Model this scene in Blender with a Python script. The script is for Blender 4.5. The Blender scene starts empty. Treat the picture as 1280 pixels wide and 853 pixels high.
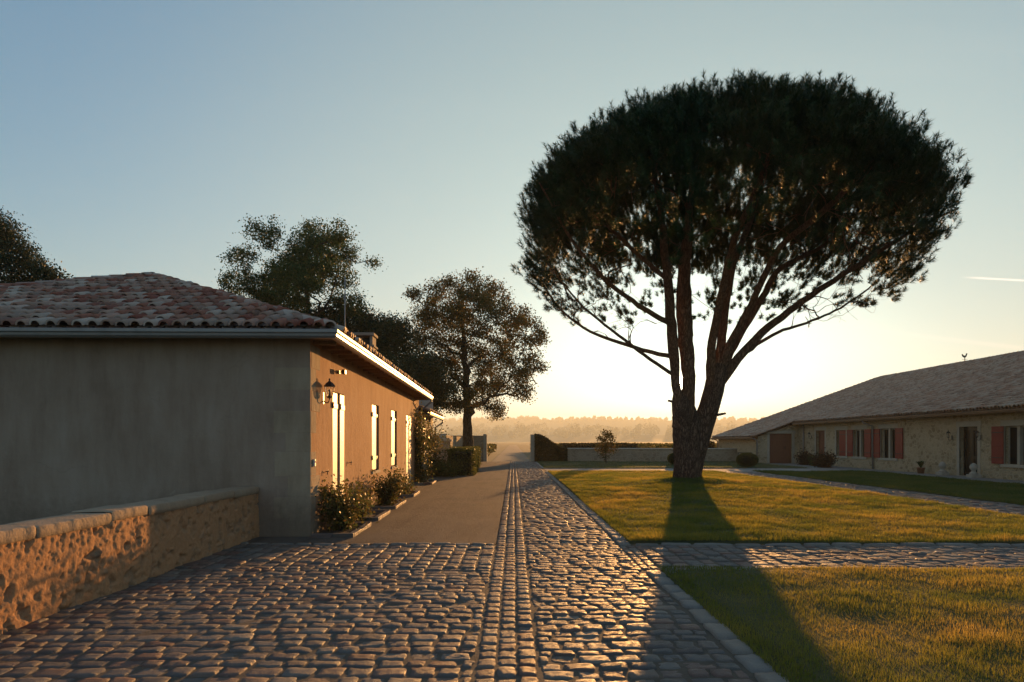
import bpy, bmesh, math, random
import numpy as np
from mathutils import Vector, Matrix

random.seed(7)
RNG = np.random.default_rng(7)
SC = bpy.context.scene
COL = SC.collection
PI = math.pi
H = 1.55          # eye height
F = 853.3         # focal length in photo pixels (24 mm lens)
VX, VY = 642.0, 552.0

# ------------------------------------------------------------------ camera
cam_d = bpy.data.cameras.new('camera')
cam = bpy.data.objects.new('camera', cam_d)
COL.objects.link(cam)
cam.location = (0, 0, H)
cam.rotation_euler = (PI / 2, 0, 0)
cam_d.sensor_width = 36.0
cam_d.lens = 24.0
cam_d.shift_x = -2.0 / 1280
cam_d.shift_y = 125.5 / 1280
cam_d.clip_start = 0.05
cam_d.clip_end = 9000
SC.camera = cam

def P(x, y, d):
    """world point seen at photo pixel x, y at depth d"""
    return np.array([(x - VX) / F * d, d, H + (VY - y) / F * d])

def G(x, y):
    """ground point at photo pixel"""
    d = F * H / (y - VY)
    return ((x - VX) / F * d, d)

# ------------------------------------------------------------------ light
SUN_PX = (852.0, 479.0)
SD = np.array([(SUN_PX[0] - VX) / F, 1.0, (VY - SUN_PX[1]) / F])
SD /= np.linalg.norm(SD)
SUN_EL = math.asin(SD[2])
SUN_AZ = math.atan2(SD[0], SD[1])
sun_d = bpy.data.lights.new('sun', 'SUN')
sun_d.energy = 5.0
sun_d.angle = math.radians(0.5)
sun_d.color = (1.0, 0.475, 0.145)
sun = bpy.data.objects.new('sun', sun_d)
COL.objects.link(sun)
sun.location = (30, 100, 60)
sun.rotation_euler = Vector(SD).to_track_quat('Z', 'Y').to_euler()

world = bpy.data.worlds.new('World')
SC.world = world
world.use_nodes = True
wn = world.node_tree
wn.nodes.clear()

class NT:
    """small helper round a node tree"""
    def __init__(s, t): s.t = t
    def n(s, typ, **kw):
        nd = s.t.nodes.new(typ)
        for k, v in kw.items():
            if hasattr(nd, k): setattr(nd, k, v)
        return nd
    def l(s, a, b): s.t.links.new(a, b)
    def put(s, sock, v):
        if hasattr(v, 'links'): s.l(v, sock)
        else: sock.default_value = v
    def math(s, op, a, b=None, c=None, clamp=False):
        nd = s.n('ShaderNodeMath', operation=op); nd.use_clamp = clamp
        s.put(nd.inputs[0], a)
        if b is not None: s.put(nd.inputs[1], b)
        if c is not None: s.put(nd.inputs[2], c)
        return nd.outputs[0]
    def vmath(s, op, a, b=None):
        nd = s.n('ShaderNodeVectorMath', operation=op)
        s.put(nd.inputs[0], a)
        if b is not None: s.put(nd.inputs[1], b)
        return nd.outputs['Value'] if op in ('DOT_PRODUCT', 'LENGTH', 'DISTANCE') else nd.outputs[0]
    def mix(s, f, a, b, mode='MIX'):
        nd = s.n('ShaderNodeMix', data_type='RGBA', blend_type=mode)
        s.put(nd.inputs[0], f); s.put(nd.inputs[6], a); s.put(nd.inputs[7], b)
        return nd.outputs[2]
    def ramp(s, f, cols, interp='LINEAR'):
        nd = s.n('ShaderNodeValToRGB')
        e = nd.color_ramp; e.interpolation = interp
        k = len(cols)
        for i, c in enumerate(cols):
            p, c = c if len(c) == 2 else (i / max(1, k - 1), c)
            if i < 2: el = e.elements[i]; el.position = p
            else: el = e.elements.new(p)
            el.color = (*c, 1)
        s.put(nd.inputs[0], f)
        return nd.outputs[0]
    def rng(s, v, a, b, c=0.0, d=1.0, smooth=True):
        nd = s.n('ShaderNodeMapRange', interpolation_type='SMOOTHSTEP' if smooth else 'LINEAR')
        s.put(nd.inputs[0], v)
        for i, q in enumerate((a, b, c, d)): nd.inputs[i + 1].default_value = q
        return nd.outputs[0]
    def noise(s, vec, scale, detail=4, rough=.55, dist=0.0):
        nd = s.n('ShaderNodeTexNoise')
        if vec is not None: s.l(vec, nd.inputs['Vector'])
        nd.inputs['Scale'].default_value = scale; nd.inputs['Detail'].default_value = detail
        nd.inputs['Roughness'].default_value = rough; nd.inputs['Distortion'].default_value = dist
        return nd.outputs['Fac']
    def scl(s, vec, sc):
        nd = s.n('ShaderNodeMapping'); s.l(vec, nd.inputs[0]); nd.inputs['Scale'].default_value = sc
        return nd.outputs[0]

W = NT(wn)
sky = W.n('ShaderNodeTexSky', sky_type='NISHITA')
sky.sun_disc = False
sky.sun_elevation = SUN_EL
sky.sun_rotation = SUN_AZ
sky.altitude = 50
sky.air_density = 1.0
sky.dust_density = .8
sky.ozone_density = 2.5
SKY_STRENGTH = 0.082
tc = W.n('ShaderNodeTexCoord')
dirv = W.vmath('NORMALIZE', tc.outputs['Generated'])
dt = W.math('MAXIMUM', W.vmath('DOT_PRODUCT', dirv, tuple(SD)), 0.0)
aur = W.math('MULTIPLY', W.math('POWER', dt, 40.0), .5)
aur2 = W.math('MULTIPLY', W.math('POWER', dt, 1500.0), 6.0)
disc = W.math('MULTIPLY', W.rng(dt, math.cos(math.radians(.55)), math.cos(math.radians(.35))), 300.0)
glow = W.math('ADD', W.math('ADD', aur, aur2), disc)
# thin cirrus and two vapour trails, fixed to directions in the sky
sep = W.n('ShaderNodeSeparateXYZ'); W.l(dirv, sep.inputs[0])
elev = W.math('MAXIMUM', sep.outputs[2], 0.02)
cirv = W.n('ShaderNodeCombineXYZ')
W.l(W.math('DIVIDE', sep.outputs[0], elev), cirv.inputs[0]); W.l(W.math('DIVIDE', sep.outputs[1], elev), cirv.inputs[1])
cir = W.noise(W.scl(cirv.outputs[0], (.12, .7, 1)), 1.0, 5, .6, .3)
cirm = W.math('MULTIPLY', W.rng(cir, .55, .85), W.math('MULTIPLY', W.rng(sep.outputs[2],   .03, .16), .10))
def trail(a, b, width, amp):
    va = np.array([(a[0] - VX) / F, 1, (VY - a[1]) / F]); vb = np.array([(b[0] - VX) / F, 1, (VY - b[1]) / F])
    va /= np.linalg.norm(va); vb /= np.linalg.norm(vb)
    nn = np.cross(va, vb); nn /= np.linalg.norm(nn)
    ax = vb - va; ax /= np.linalg.norm(ax)
    off = W.math('ABSOLUTE', W.vmath('DOT_PRODUCT', dirv, tuple(nn)))
    m = W.rng(off, width, 0.0)
    al = W.vmath('DOT_PRODUCT', dirv, tuple(ax)); a0, a1 = float(va @ ax), float(vb @ ax)
    m = W.math('MULTIPLY', m, W.rng(al, a0 - .01, a0 + .02))
    m = W.math('MULTIPLY', m, W.rng(al, a1 + .01, a1 - .02))
    return W.math('MULTIPLY', m, amp)
tr = W.math('ADD', trail((1208, 347), (1300, 352),   .0018, 1.0), trail((1050, 409), (1285, 436), .004, .3))
cl = W.math('ADD', cirm, tr)
# thin high haze evens the sky out: less contrast and less saturation than clear air
gm = W.n('ShaderNodeGamma'); W.l(sky.outputs[0], gm.inputs[0]); gm.inputs[1].default_value = .62
hs = W.n('ShaderNodeHueSaturation'); W.l(gm.outputs[0], hs.inputs['Color']); W.l(W.math('MULTIPLY', W.rng(dt, .60, .985, 1.4, .34), W.rng(dt, .05, .5, .70, 1.0)), hs.inputs['Saturation']); hs.inputs['Value'].default_value = 1.36
skyc = W.mix(W.math('MINIMUM', cl, 1.0), W.mix(1.0, hs.outputs[0], W.mix(W.rng(dt, .05, .5), (.95, 1.0, 1.03, 1), (.77, 1.08, 1.09, 1)), 'MULTIPLY'), (5.6, 5.4, 5.0, 1))
glc = W.mix(1.0, (1.0, .80, .52, 1), (0, 0, 0, 1), 'ADD')
gv = W.n('ShaderNodeVectorMath', operation='SCALE'); W.l(glc, gv.inputs[0]); W.l(glow, gv.inputs['Scale'])
tot = W.vmath('ADD', skyc, gv.outputs[0])
bg = W.n('ShaderNodeBackground'); W.l(tot, bg.inputs[0]); bg.inputs[1].default_value = SKY_STRENGTH
wo = W.n('ShaderNodeOutputWorld'); W.l(bg.outputs[0], wo.inputs[0])

SC.view_settings.view_transform = 'Standard'
SC.view_settings.look = 'None'
SC.view_settings.gamma = 1
SC.view_settings.use_curve_mapping = False
SC.view_settings.exposure = 1.42
SC.render.engine = 'CYCLES'
SC.cycles.use_denoising = True
SC.cycles.max_bounces = 6
SC.cycles.diffuse_bounces = 3
SC.cycles.transmission_bounces = 4
SC.cycles.transparent_max_bounces = 8
SC.cycles.volume_bounces = 1
SC.cycles.sample_clamp_indirect = 8
SC.cycles.caustics_reflective = False
SC.cycles.caustics_refractive = False
HAZE_DENSITY = 0.00034

# ------------------------------------------------------------------ numeric noise
def _h(i, j, k, s=0):
    n = (i.astype(np.int64) * 374761393 + j.astype(np.int64) * 668265263 + k.astype(np.int64) * 1274126177 + s * 982451653) & 0x7fffffff
    n = ((n ^ (n >> 13)) * 1274126177) & 0x7fffffff
    n = (n ^ (n >> 16)) & 0xffffff
    return n / 16777215.0
def vnoise(p, s=0):
    p = np.asarray(p, float); i = np.floor(p).astype(np.int64); f = p - i; f = f * f * (3 - 2 * f)
    r = 0
    for a in (0, 1):
        for b in (0, 1):
            for c in (0, 1):
                w = (f[..., 0] if a else 1 - f[..., 0]) * (f[..., 1] if b else 1 - f[..., 1]) * (f[..., 2] if c else 1 - f[..., 2])
                r = r + w * _h(i[..., 0] + a, i[..., 1] + b, i[..., 2] + c, s)
    return r
def fbm(p, o=4, s=0):
    r = 0; a = .5; q = np.asarray(p, float)
    for k in range(o):
        r = r + a * vnoise(q, s + k); q = q * 2.03; a *= .5
    return r / (1 - .5 ** o)
def worley(u, v, s=0):
    i = np.floor(u).astype(np.int64); j = np.floor(v).astype(np.int64)
    f1 = np.full(u.shape, 9.0); f2 = np.full(u.shape, 9.0); idv = np.zeros(u.shape)
    for a in (-1, 0, 1):
        for b in (-1, 0, 1):
            ci, cj = i + a, j + b; z = np.zeros_like(ci)
            px = ci + .1 + .8 * _h(ci, cj, z, s); py = cj + .1 + .8 * _h(ci, cj, z + 1, s)
            d = np.hypot(px - u, py - v)
            hid = _h(ci, cj, z + 2, s)
            near = d < f1
            f2 = np.where(near, f1, np.minimum(f2, d)); idv = np.where(near, hid, idv); f1 = np.where(near, d, f1)
    return f1, f2, idv

# ------------------------------------------------------------------ mesh helpers
class MB:
    def __init__(s): s.V = []; s.Fs = []; s.n = 0
    def add(s, V, Fc, m=0, r=None, sm=False):
        V = np.asarray(V, float).reshape(-1, 3); Fc = np.asarray(Fc, np.int64)
        if len(Fc) == 0: return s
        rr = np.broadcast_to(np.asarray(.5 if r is None else r, float), (len(Fc),))
        s.V.append(V); s.Fs.append((Fc + s.n, m, rr, sm)); s.n += len(V); return s
    def box(s, c, d, R=None, m=0, r=None):
        k = np.array([[x, y, z] for x in (-.5, .5) for y in (-.5, .5) for z in (-.5, .5)]) * np.array(d)
        if R is not None: k = k @ np.asarray(R).T
        f = [(0, 1, 3, 2), (4, 6, 7, 5), (0, 4, 5, 1), (2, 3, 7, 6), (0, 2, 6, 4), (1, 5, 7, 3)]
        return s.add(k + np.array(c), f, m, r)
    def b2(s, lo, hi, m=0, r=None):
        lo = np.array(lo, float); hi = np.array(hi, float)
        return s.box((lo + hi) / 2, hi - lo, None, m, r)
    def tube(s, pts, rad, n=8, m=0, r=None, cap=True, sm=True):
        p = np.asarray(pts, float); k = len(p); rad = np.broadcast_to(np.asarray(rad, float), (k,))
        t = np.gradient(p, axis=0); t /= np.linalg.norm(t, axis=1)[:, None] + 1e-9
        mt = t.mean(0); ref = np.eye(3)[np.argmin(np.abs(mt))]
        a = np.cross(t, ref); a /= np.linalg.norm(a, axis=1)[:, None] + 1e-9; b = np.cross(t, a)
        th = np.arange(n) * 2 * PI / n
        V = p[:, None] + rad[:, None, None] * (np.cos(th)[None, :, None] * a[:, None] + np.sin(th)[None, :, None] * b[:, None])
        i = np.arange(k - 1)[:, None] * n; j = np.arange(n)[None]; j2 = (j + 1) % n
        q = np.stack([i + j, i + j2, i + n + j2, i + n + j], -1).reshape(-1, 4)
        b0 = s.n
        s.add(V.reshape(-1, 3), q, m, r, sm)
        if cap and n <= 16:
            s.Fs.append((np.array([list(range(n))]) [:, ::-1] + b0, m, np.full(1, .5 if r is None else np.mean(r)), False))
            s.Fs.append((np.array([list(range(n))]) + b0 + (k - 1) * n, m, np.full(1, .5 if r is None else np.mean(r)), False))
        return s
    def lathe(s, prof, c=(0, 0, 0), n=16, m=0, r=None, sm=True):
        pr = np.asarray(prof, float); th = np.arange(n) * 2 * PI / n
        V = np.stack([pr[:, None, 0] * np.cos(th), pr[:, None, 0] * np.sin(th), np.broadcast_to(pr[:, None, 1], (len(pr), n))], -1)
        i = np.arange(len(pr) - 1)[:, None] * n; j = np.arange(n)[None]; j2 = (j + 1) % n
        q = np.stack([i + j, i + j2, i + n + j2, i + n + j], -1).reshape(-1, 4)
        return s.add(V.reshape(-1, 3) + np.array(c), q, m, r, sm)
    def sweep(s, prof, path, up=(0, 0, 1), m=0, r=None, sm=False, closed=True):
        """extrude 2D profile (side, up) along a path, mitred"""
        p = np.asarray(path, float); pr = np.asarray(prof, float); k = len(p); n = len(pr); up = np.array(up, float)
        dirs = p[1:] - p[:-1]; dirs /= np.linalg.norm(dirs, axis=1)[:, None]
        V = []
        for i in range(k):
            d0 = dirs[max(0, i - 1)]; d1 = dirs[min(k - 2, i)]
            s0 = np.cross(d0, up); s0 /= np.linalg.norm(s0); s1 = np.cross(d1, up); s1 /= np.linalg.norm(s1)
            sd = s0 + s1; sd /= np.linalg.norm(sd); sd = sd / max(.3, sd @ s0)
            V.append(p[i] + pr[:, :1] * sd + pr[:, 1:] * up)
        V = np.array(V).reshape(-1, 3)
        i = np.arange(k - 1)[:, None] * n; j = np.arange(n if closed else n - 1)[None]; j2 = (j + 1) % n
        q = np.stack([i + j, i + j2, i + n + j2, i + n + j], -1).reshape(-1, 4)
        b0 = s.n; s.add(V, q, m, r, sm)
        if closed:
            for off in (0, (k - 1) * n):
                s.Fs.append((np.array([list(range(n))]) + b0 + off, m, np.full(1, .5), False))
        return s
    def prism(s, poly, o, ex, ey, en, th, m=0, r=None):
        """extruded polygon: points in (ex, ey) plane at o, thickness th along en"""
        o, ex, ey, en = [np.array(q, float) for q in (o, ex, ey, en)]
        pl = np.asarray(poly, float); n = len(pl)
        A = o + pl[:, :1] * ex + pl[:, 1:] * ey; B = A + en * th
        b0 = s.n
        j = np.arange(n); j2 = (j + 1) % n
        s.add(np.concatenate([A, B]), np.stack([j, j2, j2 + n, j + n], -1), m, r)
        rr = np.full(1, .5 if r is None else r)
        s.Fs.append((np.array([list(range(n))])[:, ::-1] + b0, m, rr, False)); s.Fs.append((np.array([list(range(n))]) + b0 + n, m, rr, False))
        return s
    def build(s, name, mats, parent=None, bevel=0.0, weld=False):
        me = bpy.data.meshes.new(name)
        V = np.concatenate(s.V); me.vertices.add(len(V)); me.vertices.foreach_set('co', V.ravel())
        lv = np.concatenate([f[0].ravel() for f in s.Fs]); ln = np.concatenate([np.full(len(f[0]), f[0].shape[1]) for f in s.Fs])
        me.loops.add(len(lv)); me.loops.foreach_set('vertex_index', lv.astype(np.int32))
        me.polygons.add(len(ln)); st = np.concatenate([[0], np.cumsum(ln)[:-1]])
        me.polygons.foreach_set('loop_start', st.astype(np.int32)); me.polygons.foreach_set('loop_total', ln.astype(np.int32))
        me.polygons.foreach_set('material_index', np.concatenate([np.full(len(f[0]), f[1]) for f in s.Fs]).astype(np.int32))
        me.polygons.foreach_set('use_smooth', np.concatenate([np.full(len(f[0]), f[3]) for f in s.Fs]).astype(bool))
        at = me.attributes.new('rnd', 'FLOAT', 'FACE'); at.data.foreach_set('value', np.concatenate([f[2] for f in s.Fs]).astype(np.float32))
        me.update(calc_edges=True); me.validate()
        if weld:
            bm = bmesh.new(); bm.from_mesh(me); bmesh.ops.remove_doubles(bm, verts=bm.verts, dist=2e-4); bm.to_mesh(me); bm.free()
        for q in (mats if isinstance(mats, (list, tuple)) else [mats]): me.materials.append(q)
        o = bpy.data.objects.new(name, me); COL.objects.link(o)
        if parent is not None: o.parent = parent
        if bevel:
            b = o.modifiers.new('bevel', 'BEVEL'); b.width = bevel; b.segments = 2; b.limit_method = 'ANGLE'
        return o

def tag(o, label=None, cat=None, group=None, kind=None):
    for k, v in (('label', label), ('category', cat), ('group', group), ('kind', kind)):
        if v: o[k] = v
    return o
def thing(name, label, cat, loc=(0, 0, 0), rz=0.0, group=None):
    o = bpy.data.objects.new(name, None); COL.objects.link(o); o.location = loc; o.rotation_euler = (0, 0, rz)
    o.empty_display_size = .2
    return tag(o, label, cat, group)
def copy_tree(o, parent=None):
    kids = [c for c in COL.objects if c.parent == o]
    c = o.copy(); COL.objects.link(c)
    if parent is not None: c.parent = parent
    for k in kids: copy_tree(k, c)
    return c

# ------------------------------------------------------------------ materials
def new_mat(name):
    m = bpy.data.materials.new(name); m.use_nodes = True; m.node_tree.nodes.clear()
    return m, NT(m.node_tree)
def finish(t, col, rough, height=None, bump=.3, dist=.01, metallic=0.0, spec=.4, transl=None, tcol=None):
    b = t.n('ShaderNodeBsdfPrincipled')
    t.put(b.inputs['Base Color'], col); t.put(b.inputs['Roughness'], rough); b.inputs['Metallic'].default_value = metallic
    b.inputs['Specular IOR Level'].default_value = spec
    if height is not None:
        bp = t.n('ShaderNodeBump'); bp.inputs['Strength'].default_value = bump; bp.inputs['Distance'].default_value = dist
        t.l(height, bp.inputs['Height']); t.l(bp.outputs[0], b.inputs['Normal'])
    out = t.n('ShaderNodeOutputMaterial')
    if transl:
        tr = t.n('ShaderNodeBsdfTranslucent'); t.put(tr.inputs[0], tcol if tcol is not None else col)
        mx = t.n('ShaderNodeMixShader'); mx.inputs[0].default_value = transl
        t.l(b.outputs[0], mx.inputs[1]); t.l(tr.outputs[0], mx.inputs[2]); t.l(mx.outputs[0], out.inputs[0])
    else: t.l(b.outputs[0], out.inputs[0])
def oc(t): return t.n('ShaderNodeTexCoord').outputs['Object']
def rndf(t):
    a = t.n('ShaderNodeAttribute'); a.attribute_name = 'rnd'; return a.outputs['Fac']
def pm(name, cols, scale=4, rough=.8, bump=.3, bscale=40, dist=.01, metallic=0, spec=.4, rcols=None, rmix=.6, stretch=(1, 1, 1), detail=6, rrange=None):
    m, t = new_mat(name); v = t.scl(oc(t), stretch)
    n1 = t.noise(v, scale, detail, .6)
    c = t.ramp(t.rng(n1, .25, .75, smooth=False), cols)
    if rcols: c = t.mix(rmix, c, t.ramp(rndf(t), rcols))
    n2 = t.noise(v, bscale, 5, .6)
    c = t.mix(.35, c, t.ramp(n2, [(.45,) * 3, (1.0,) * 3]), 'MULTIPLY')
    rg = rough if rrange is None else t.rng(n2, .3, .7, rrange[0], rrange[1])
    finish(t, c, rg, n2, bump, dist, metallic, spec)
    return m
def leaf_mat(name, cols, transl=.35, tboost=1.5, rough=.55, spec=.3):
    m, t = new_mat(name)
    c = t.ramp(rndf(t), cols)
    tc_ = t.ramp(rndf(t), [tuple(min(1, q * tboost) for q in k) for k in cols])
    finish(t, c, rough, transl=transl, tcol=tc_, spec=spec * .5)
    return m

M = {}
# rendered (plastered) wall
def plaster(name, c0, c1, c2):
    m, t = new_mat(name); v = oc(t)
    n1 = t.noise(v, .7, 6, .6); n2 = t.noise(t.scl(v, (1, 1, .25)), 3.5, 6, .65); n3 = t.noise(v, 60, 4, .6); n4 = t.noise(v, 9, 5, .6)
    f = t.math('ADD', t.math('MULTIPLY', n1, .5), t.math('MULTIPLY', n2, .5))
    c = t.ramp(t.rng(f, .38, .62, smooth=False), [c0, c1, c2])
    c = t.mix(.4, c, t.ramp(n3, [(.5,) * 3, (1,) * 3]), 'MULTIPLY')
    # scuffs where the render has come away
    sc = t.rng(t.noise(v, 2.6, 8, .7, .5), .64, .70)
    c = t.mix(t.math('MULTIPLY', sc, .45), c, (.40, .36, .30, 1))
    sz = t.n('ShaderNodeSeparateXYZ'); t.l(v, sz.inputs[0])
    damp = t.math('MULTIPLY', t.rng(t.math('ADD', sz.outputs[2], t.math('MULTIPLY', n4, -.9)), .35, -.35), .55)
    c = t.mix(damp, c, (.15, .115, .085, 1))
    drip = t.rng(t.noise(t.scl(v, (2.2, 2.2, .12)), 2.2, 5, .7), .56, .72)
    c = t.mix(t.math('MULTIPLY', t.math('MULTIPLY', drip, t.rng(sz.outputs[2], 1.2, 3.2)), .25), c, (.17, .13, .10, 1))
    h = t.math('ADD', t.math('MULTIPLY', n3, .35), t.math('ADD', n4, t.math('MULTIPLY', sc, -.25)))
    dv = t.n('ShaderNodeVectorMath', operation='ADD'); t.l(v, dv.inputs[0]); nd = t.n('ShaderNodeTexNoise'); t.l(v, nd.inputs[0]); nd.inputs['Scale'].default_value = 1.7; nd.inputs['Detail'].default_value = 8
    sv_ = t.n('ShaderNodeVectorMath', operation='SCALE'); t.l(nd.outputs['Color'], sv_.inputs[0]); sv_.inputs['Scale'].default_value = .9; t.l(sv_.outputs[0], dv.inputs[1])
    vc = t.n('ShaderNodeTexVoronoi', feature='DISTANCE_TO_EDGE'); t.l(dv.outputs[0], vc.inputs['Vector']); vc.inputs['Scale'].default_value = .45
    crack = t.math('MULTIPLY', t.rng(vc.outputs['Distance'], .006, .001), t.rng(n1, .48, .6))
    c = t.mix(t.math('MULTIPLY', crack, .12), c, (.08, .06, .045, 1)); h = t.math('SUBTRACT', h, t.math('MULTIPLY', crack, .25))
    finish(t, c, .9, h, .9, .014, spec=.2)
    return m
M['plaster'] = plaster('plaster', (.36, .18, .092), (.46, .245, .128), (.51, .30, .17))  # road-side wall: some of the low sun's orange is put into this colour
M['plaster_pale'] = plaster('plaster_pale', (.42, .36, .28), (.50, .44, .36), (.58, .52, .44))
M['quoin'] = pm('quoin_stone', [(.30, .23, .165), (.39, .31, .23), (.44, .36, .27)], 3, .9, .6, 25, .01, rcols=[(.30, .235, .17), (.42, .335, .25)], rmix=.5)
M['coping'] = pm('coping_stone', [(.28, .205, .135), (.39, .295, .20), (.33, .25, .17)], 2.5, .92, .7, 30, .015)
M['quoin2'] = plaster('quoin_render', (.28, .218, .15), (.37, .295, .21), (.43, .355, .26))
M['plaster_shade'] = plaster('grey_shade_render', (.26, .192, .145), (.325, .25, .192), (.375, .30, .238))  # greyer copy of the plaster, the end wall's shade put into its colour
M['zinc'] = pm('zinc', [(.17, .17, .17), (.24, .24, .24), (.20, .20, .20)], 2.5, .42, .05, 30, .002, metallic=.35, rrange=(.32, .5))
M['soffit'] = pm('soffit_wood', [(.22, .13, .07), (.30, .18, .10), (.18, .10, .06)], 3, .7, .3, 18, .004, stretch=(6, .6, 1))
M['fascia'] = pm('white_trim', [(.24, .22, .20), (.32, .30, .27)], 3, .55, .1, 40, .002)
M['white_paint'] = pm('white_paint', [(.44, .40, .32), (.56, .51, .42), (.50, .46, .37)], 2, .5, .12, 30, .002, stretch=(3, 3, .5))
M['dark'] = pm('dark_interior', [(.012, .012, .013), (.02, .018, .016)], 3, .6, 0, 10)  # near-black tone standing in for unlit interiors
M['iron'] = pm('black_iron', [(.014, .014, .015), (.03, .028, .026)], 6, .45, .2, 50, .002, spec=.5)
def tiles(name, cols):
    m, t = new_mat(name); v = oc(t); r = rndf(t)
    c = t.ramp(r, cols)
    n = t.noise(v, 7, 6, .65); n2 = t.noise(v, 55, 4, .6)
    lich = t.rng(n, .52, .72)
    c = t.mix(t.math('MULTIPLY', lich, .3), c, (.30, .28, .235, 1))
    c = t.mix(.4, c, t.ramp(n2, [(.5,) * 3, (1.05,) * 3]), 'MULTIPLY')
    finish(t, c, t.rng(n2, .3, .7, .6, .85), n2, .35, .006, spec=.45)
    return m
M['tile'] = tiles('clay_tile', [(.20, .055, .035), (.44, .35, .29), (.32, .16, .11), (.50, .43, .37), (.16, .085, .06), (.38, .26, .20), (.25, .08, .05), (.34, .15, .10), (.54, .48, .42), (.22, .12, .09), (.24, .065, .04)])
M['tile_brown'] = tiles('brown_tile', [(.36, .185, .115), (.49, .32, .22), (.54, .40, .295), (.27, .16, .105), (.56, .45, .345), (.45, .25, .16)])
M['chimney'] = pm('chimney_render', [(.22, .18, .14), (.32, .27, .22)], 4, .9, .4, 40, .008)
def rubble(name, sc, c0, c1, c2, mort):
    m, t = new_mat(name); v = t.scl(oc(t), (1, 1, 1.45))
    d = t.n('ShaderNodeVectorMath', operation='ADD'); t.l(v, d.inputs[0])
    nz = t.n('ShaderNodeTexNoise'); t.l(v, nz.inputs[0]); nz.inputs['Scale'].default_value = 4; 
    sc_ = t.n('ShaderNodeVectorMath', operation='SCALE'); t.l(nz.outputs['Color'], sc_.inputs[0]); sc_.inputs['Scale'].default_value = .12
    t.l(sc_.outputs[0], d.inputs[1])
    vo = t.n('ShaderNodeTexVoronoi', feature='F1'); t.l(d.outputs[0], vo.inputs['Vector']); vo.inputs['Scale'].default_value = sc
    ve = t.n('ShaderNodeTexVoronoi', feature='DISTANCE_TO_EDGE'); t.l(d.outputs[0], ve.inputs['Vector']); ve.inputs['Scale'].default_value = sc
    sx = t.n('ShaderNodeSeparateColor'); t.l(vo.outputs['Color'], sx.inputs[0])
    c = t.ramp(sx.outputs[0], [c0, c1, c2])
    n1 = t.noise(v, .8, 6, .6); n2 = t.noise(v, 30, 5, .6)
    c = t.mix(.5, c, t.ramp(n2, [(.5,) * 3, (1,) * 3]), 'MULTIPLY')
    e = t.rng(ve.outputs['Distance'], .02, .13)
    cover = t.rng(n1, .42, .62)
    e2 = t.math('MULTIPLY', e, t.math('SUBTRACT', 1.0, t.math('MULTIPLY', cover, .6)))
    c = t.mix(e2, mort, c)
    h = t.math('ADD', e2, t.math('MULTIPLY', n2, .5))
    finish(t, c, .92, h, .9, .03, spec=.2)
    return m
M['rubble'] = rubble('rubble_stone', 4.4, (.33, .245, .14), (.58, .46, .29), (.46, .36, .235), (.54, .44, .29, 1))
M['gatewall'] = rubble('garden_wall_stone', 3.2, (.30, .22, .145), (.46, .36, .25), (.37, .29, .20), (.45, .36, .255, 1))
M['ashlar'] = pm('ashlar', [(.44, .39, .30), (.54, .49, .39)], 3, .9, .4, 30, .008)
M['red'] = pm('red_shutter', [(.23, .024, .015), (.30, .034, .020), (.26, .027, .017)], 2, .6, .15, 30, .003, stretch=(6, 6, .8))
M['barn_door'] = pm('barn_door', [(.20, .075, .04), (.27, .11, .06), (.16, .06, .035)], 3, .65, .3, 20, .005, stretch=(8, 8, .6))
M['glass'] = pm('dark_glass', [(.010, .010, .011), (.018, .018, .02)], 1, .3, .02, 4, .002, spec=.25)
M['bell'] = pm('bell_plastic', [(.6, .58, .54), (.7, .68, .63)], 8, .5, .05, 50)
M['pot'] = pm('terracotta', [(.26, .12, .07), (.34, .17, .10)], 6, .85, .2, 50)
M['stat'] = pm('carved_stone', [(.42, .38, .31), (.54, .50, .42)], 9, .9, .4, 50, .01)
# paving
def cobmat(name, cols):
    m, t = new_mat(name); v = oc(t); r = rndf(t)
    c = t.ramp(r, cols)
    n1 = t.noise(v, 22, 5, .6); n2 = t.noise(v, 120, 5, .7); n3 = t.noise(v, .9, 3, .5)
    c = t.mix(.75, c, t.ramp(n1, [(.35,) * 3, (1.15,) * 3]), 'MULTIPLY')
    c = t.mix(.5, c, t.ramp(n2, [(.45,) * 3, (1.1,) * 3]), 'MULTIPLY')
    c = t.mix(.5, c, t.ramp(n3, [(.55, .53, .50), (1.1,) * 3]), 'MULTIPLY')
    h = t.math('ADD', n2, t.math('MULTIPLY', n1, 1.6))
    finish(t, c, t.rng(n1, .3, .7, .50, .8), h, .8, .012, spec=.35)
    return m
M['cobble'] = cobmat('cobble', [(.13, .12, .11), (.23, .21, .19), (.155, .15, .15), (.27, .165, .13), (.19, .18, .175), (.33, .295, .25), (.145, .14, .135), (.24, .135, .105), (.28, .225, .185), (.175, .165, .16)])
M['kerbstone'] = cobmat('kerb_stone', [(.26, .24, .21), (.34, .31, .27), (.30, .29, .27)])
M['joint'] = pm('sand_joint', [(.075, .062, .046), (.13, .105, .078), (.09, .075, .055)], 6, .95, .8, 60, .012)
M['asphalt'] = pm('asphalt', [(.10, .086, .072), (.155, .13, .108), (.12, .10, .085)], 1.6, .85, 1.0, 55, .02, spec=.3)
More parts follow.
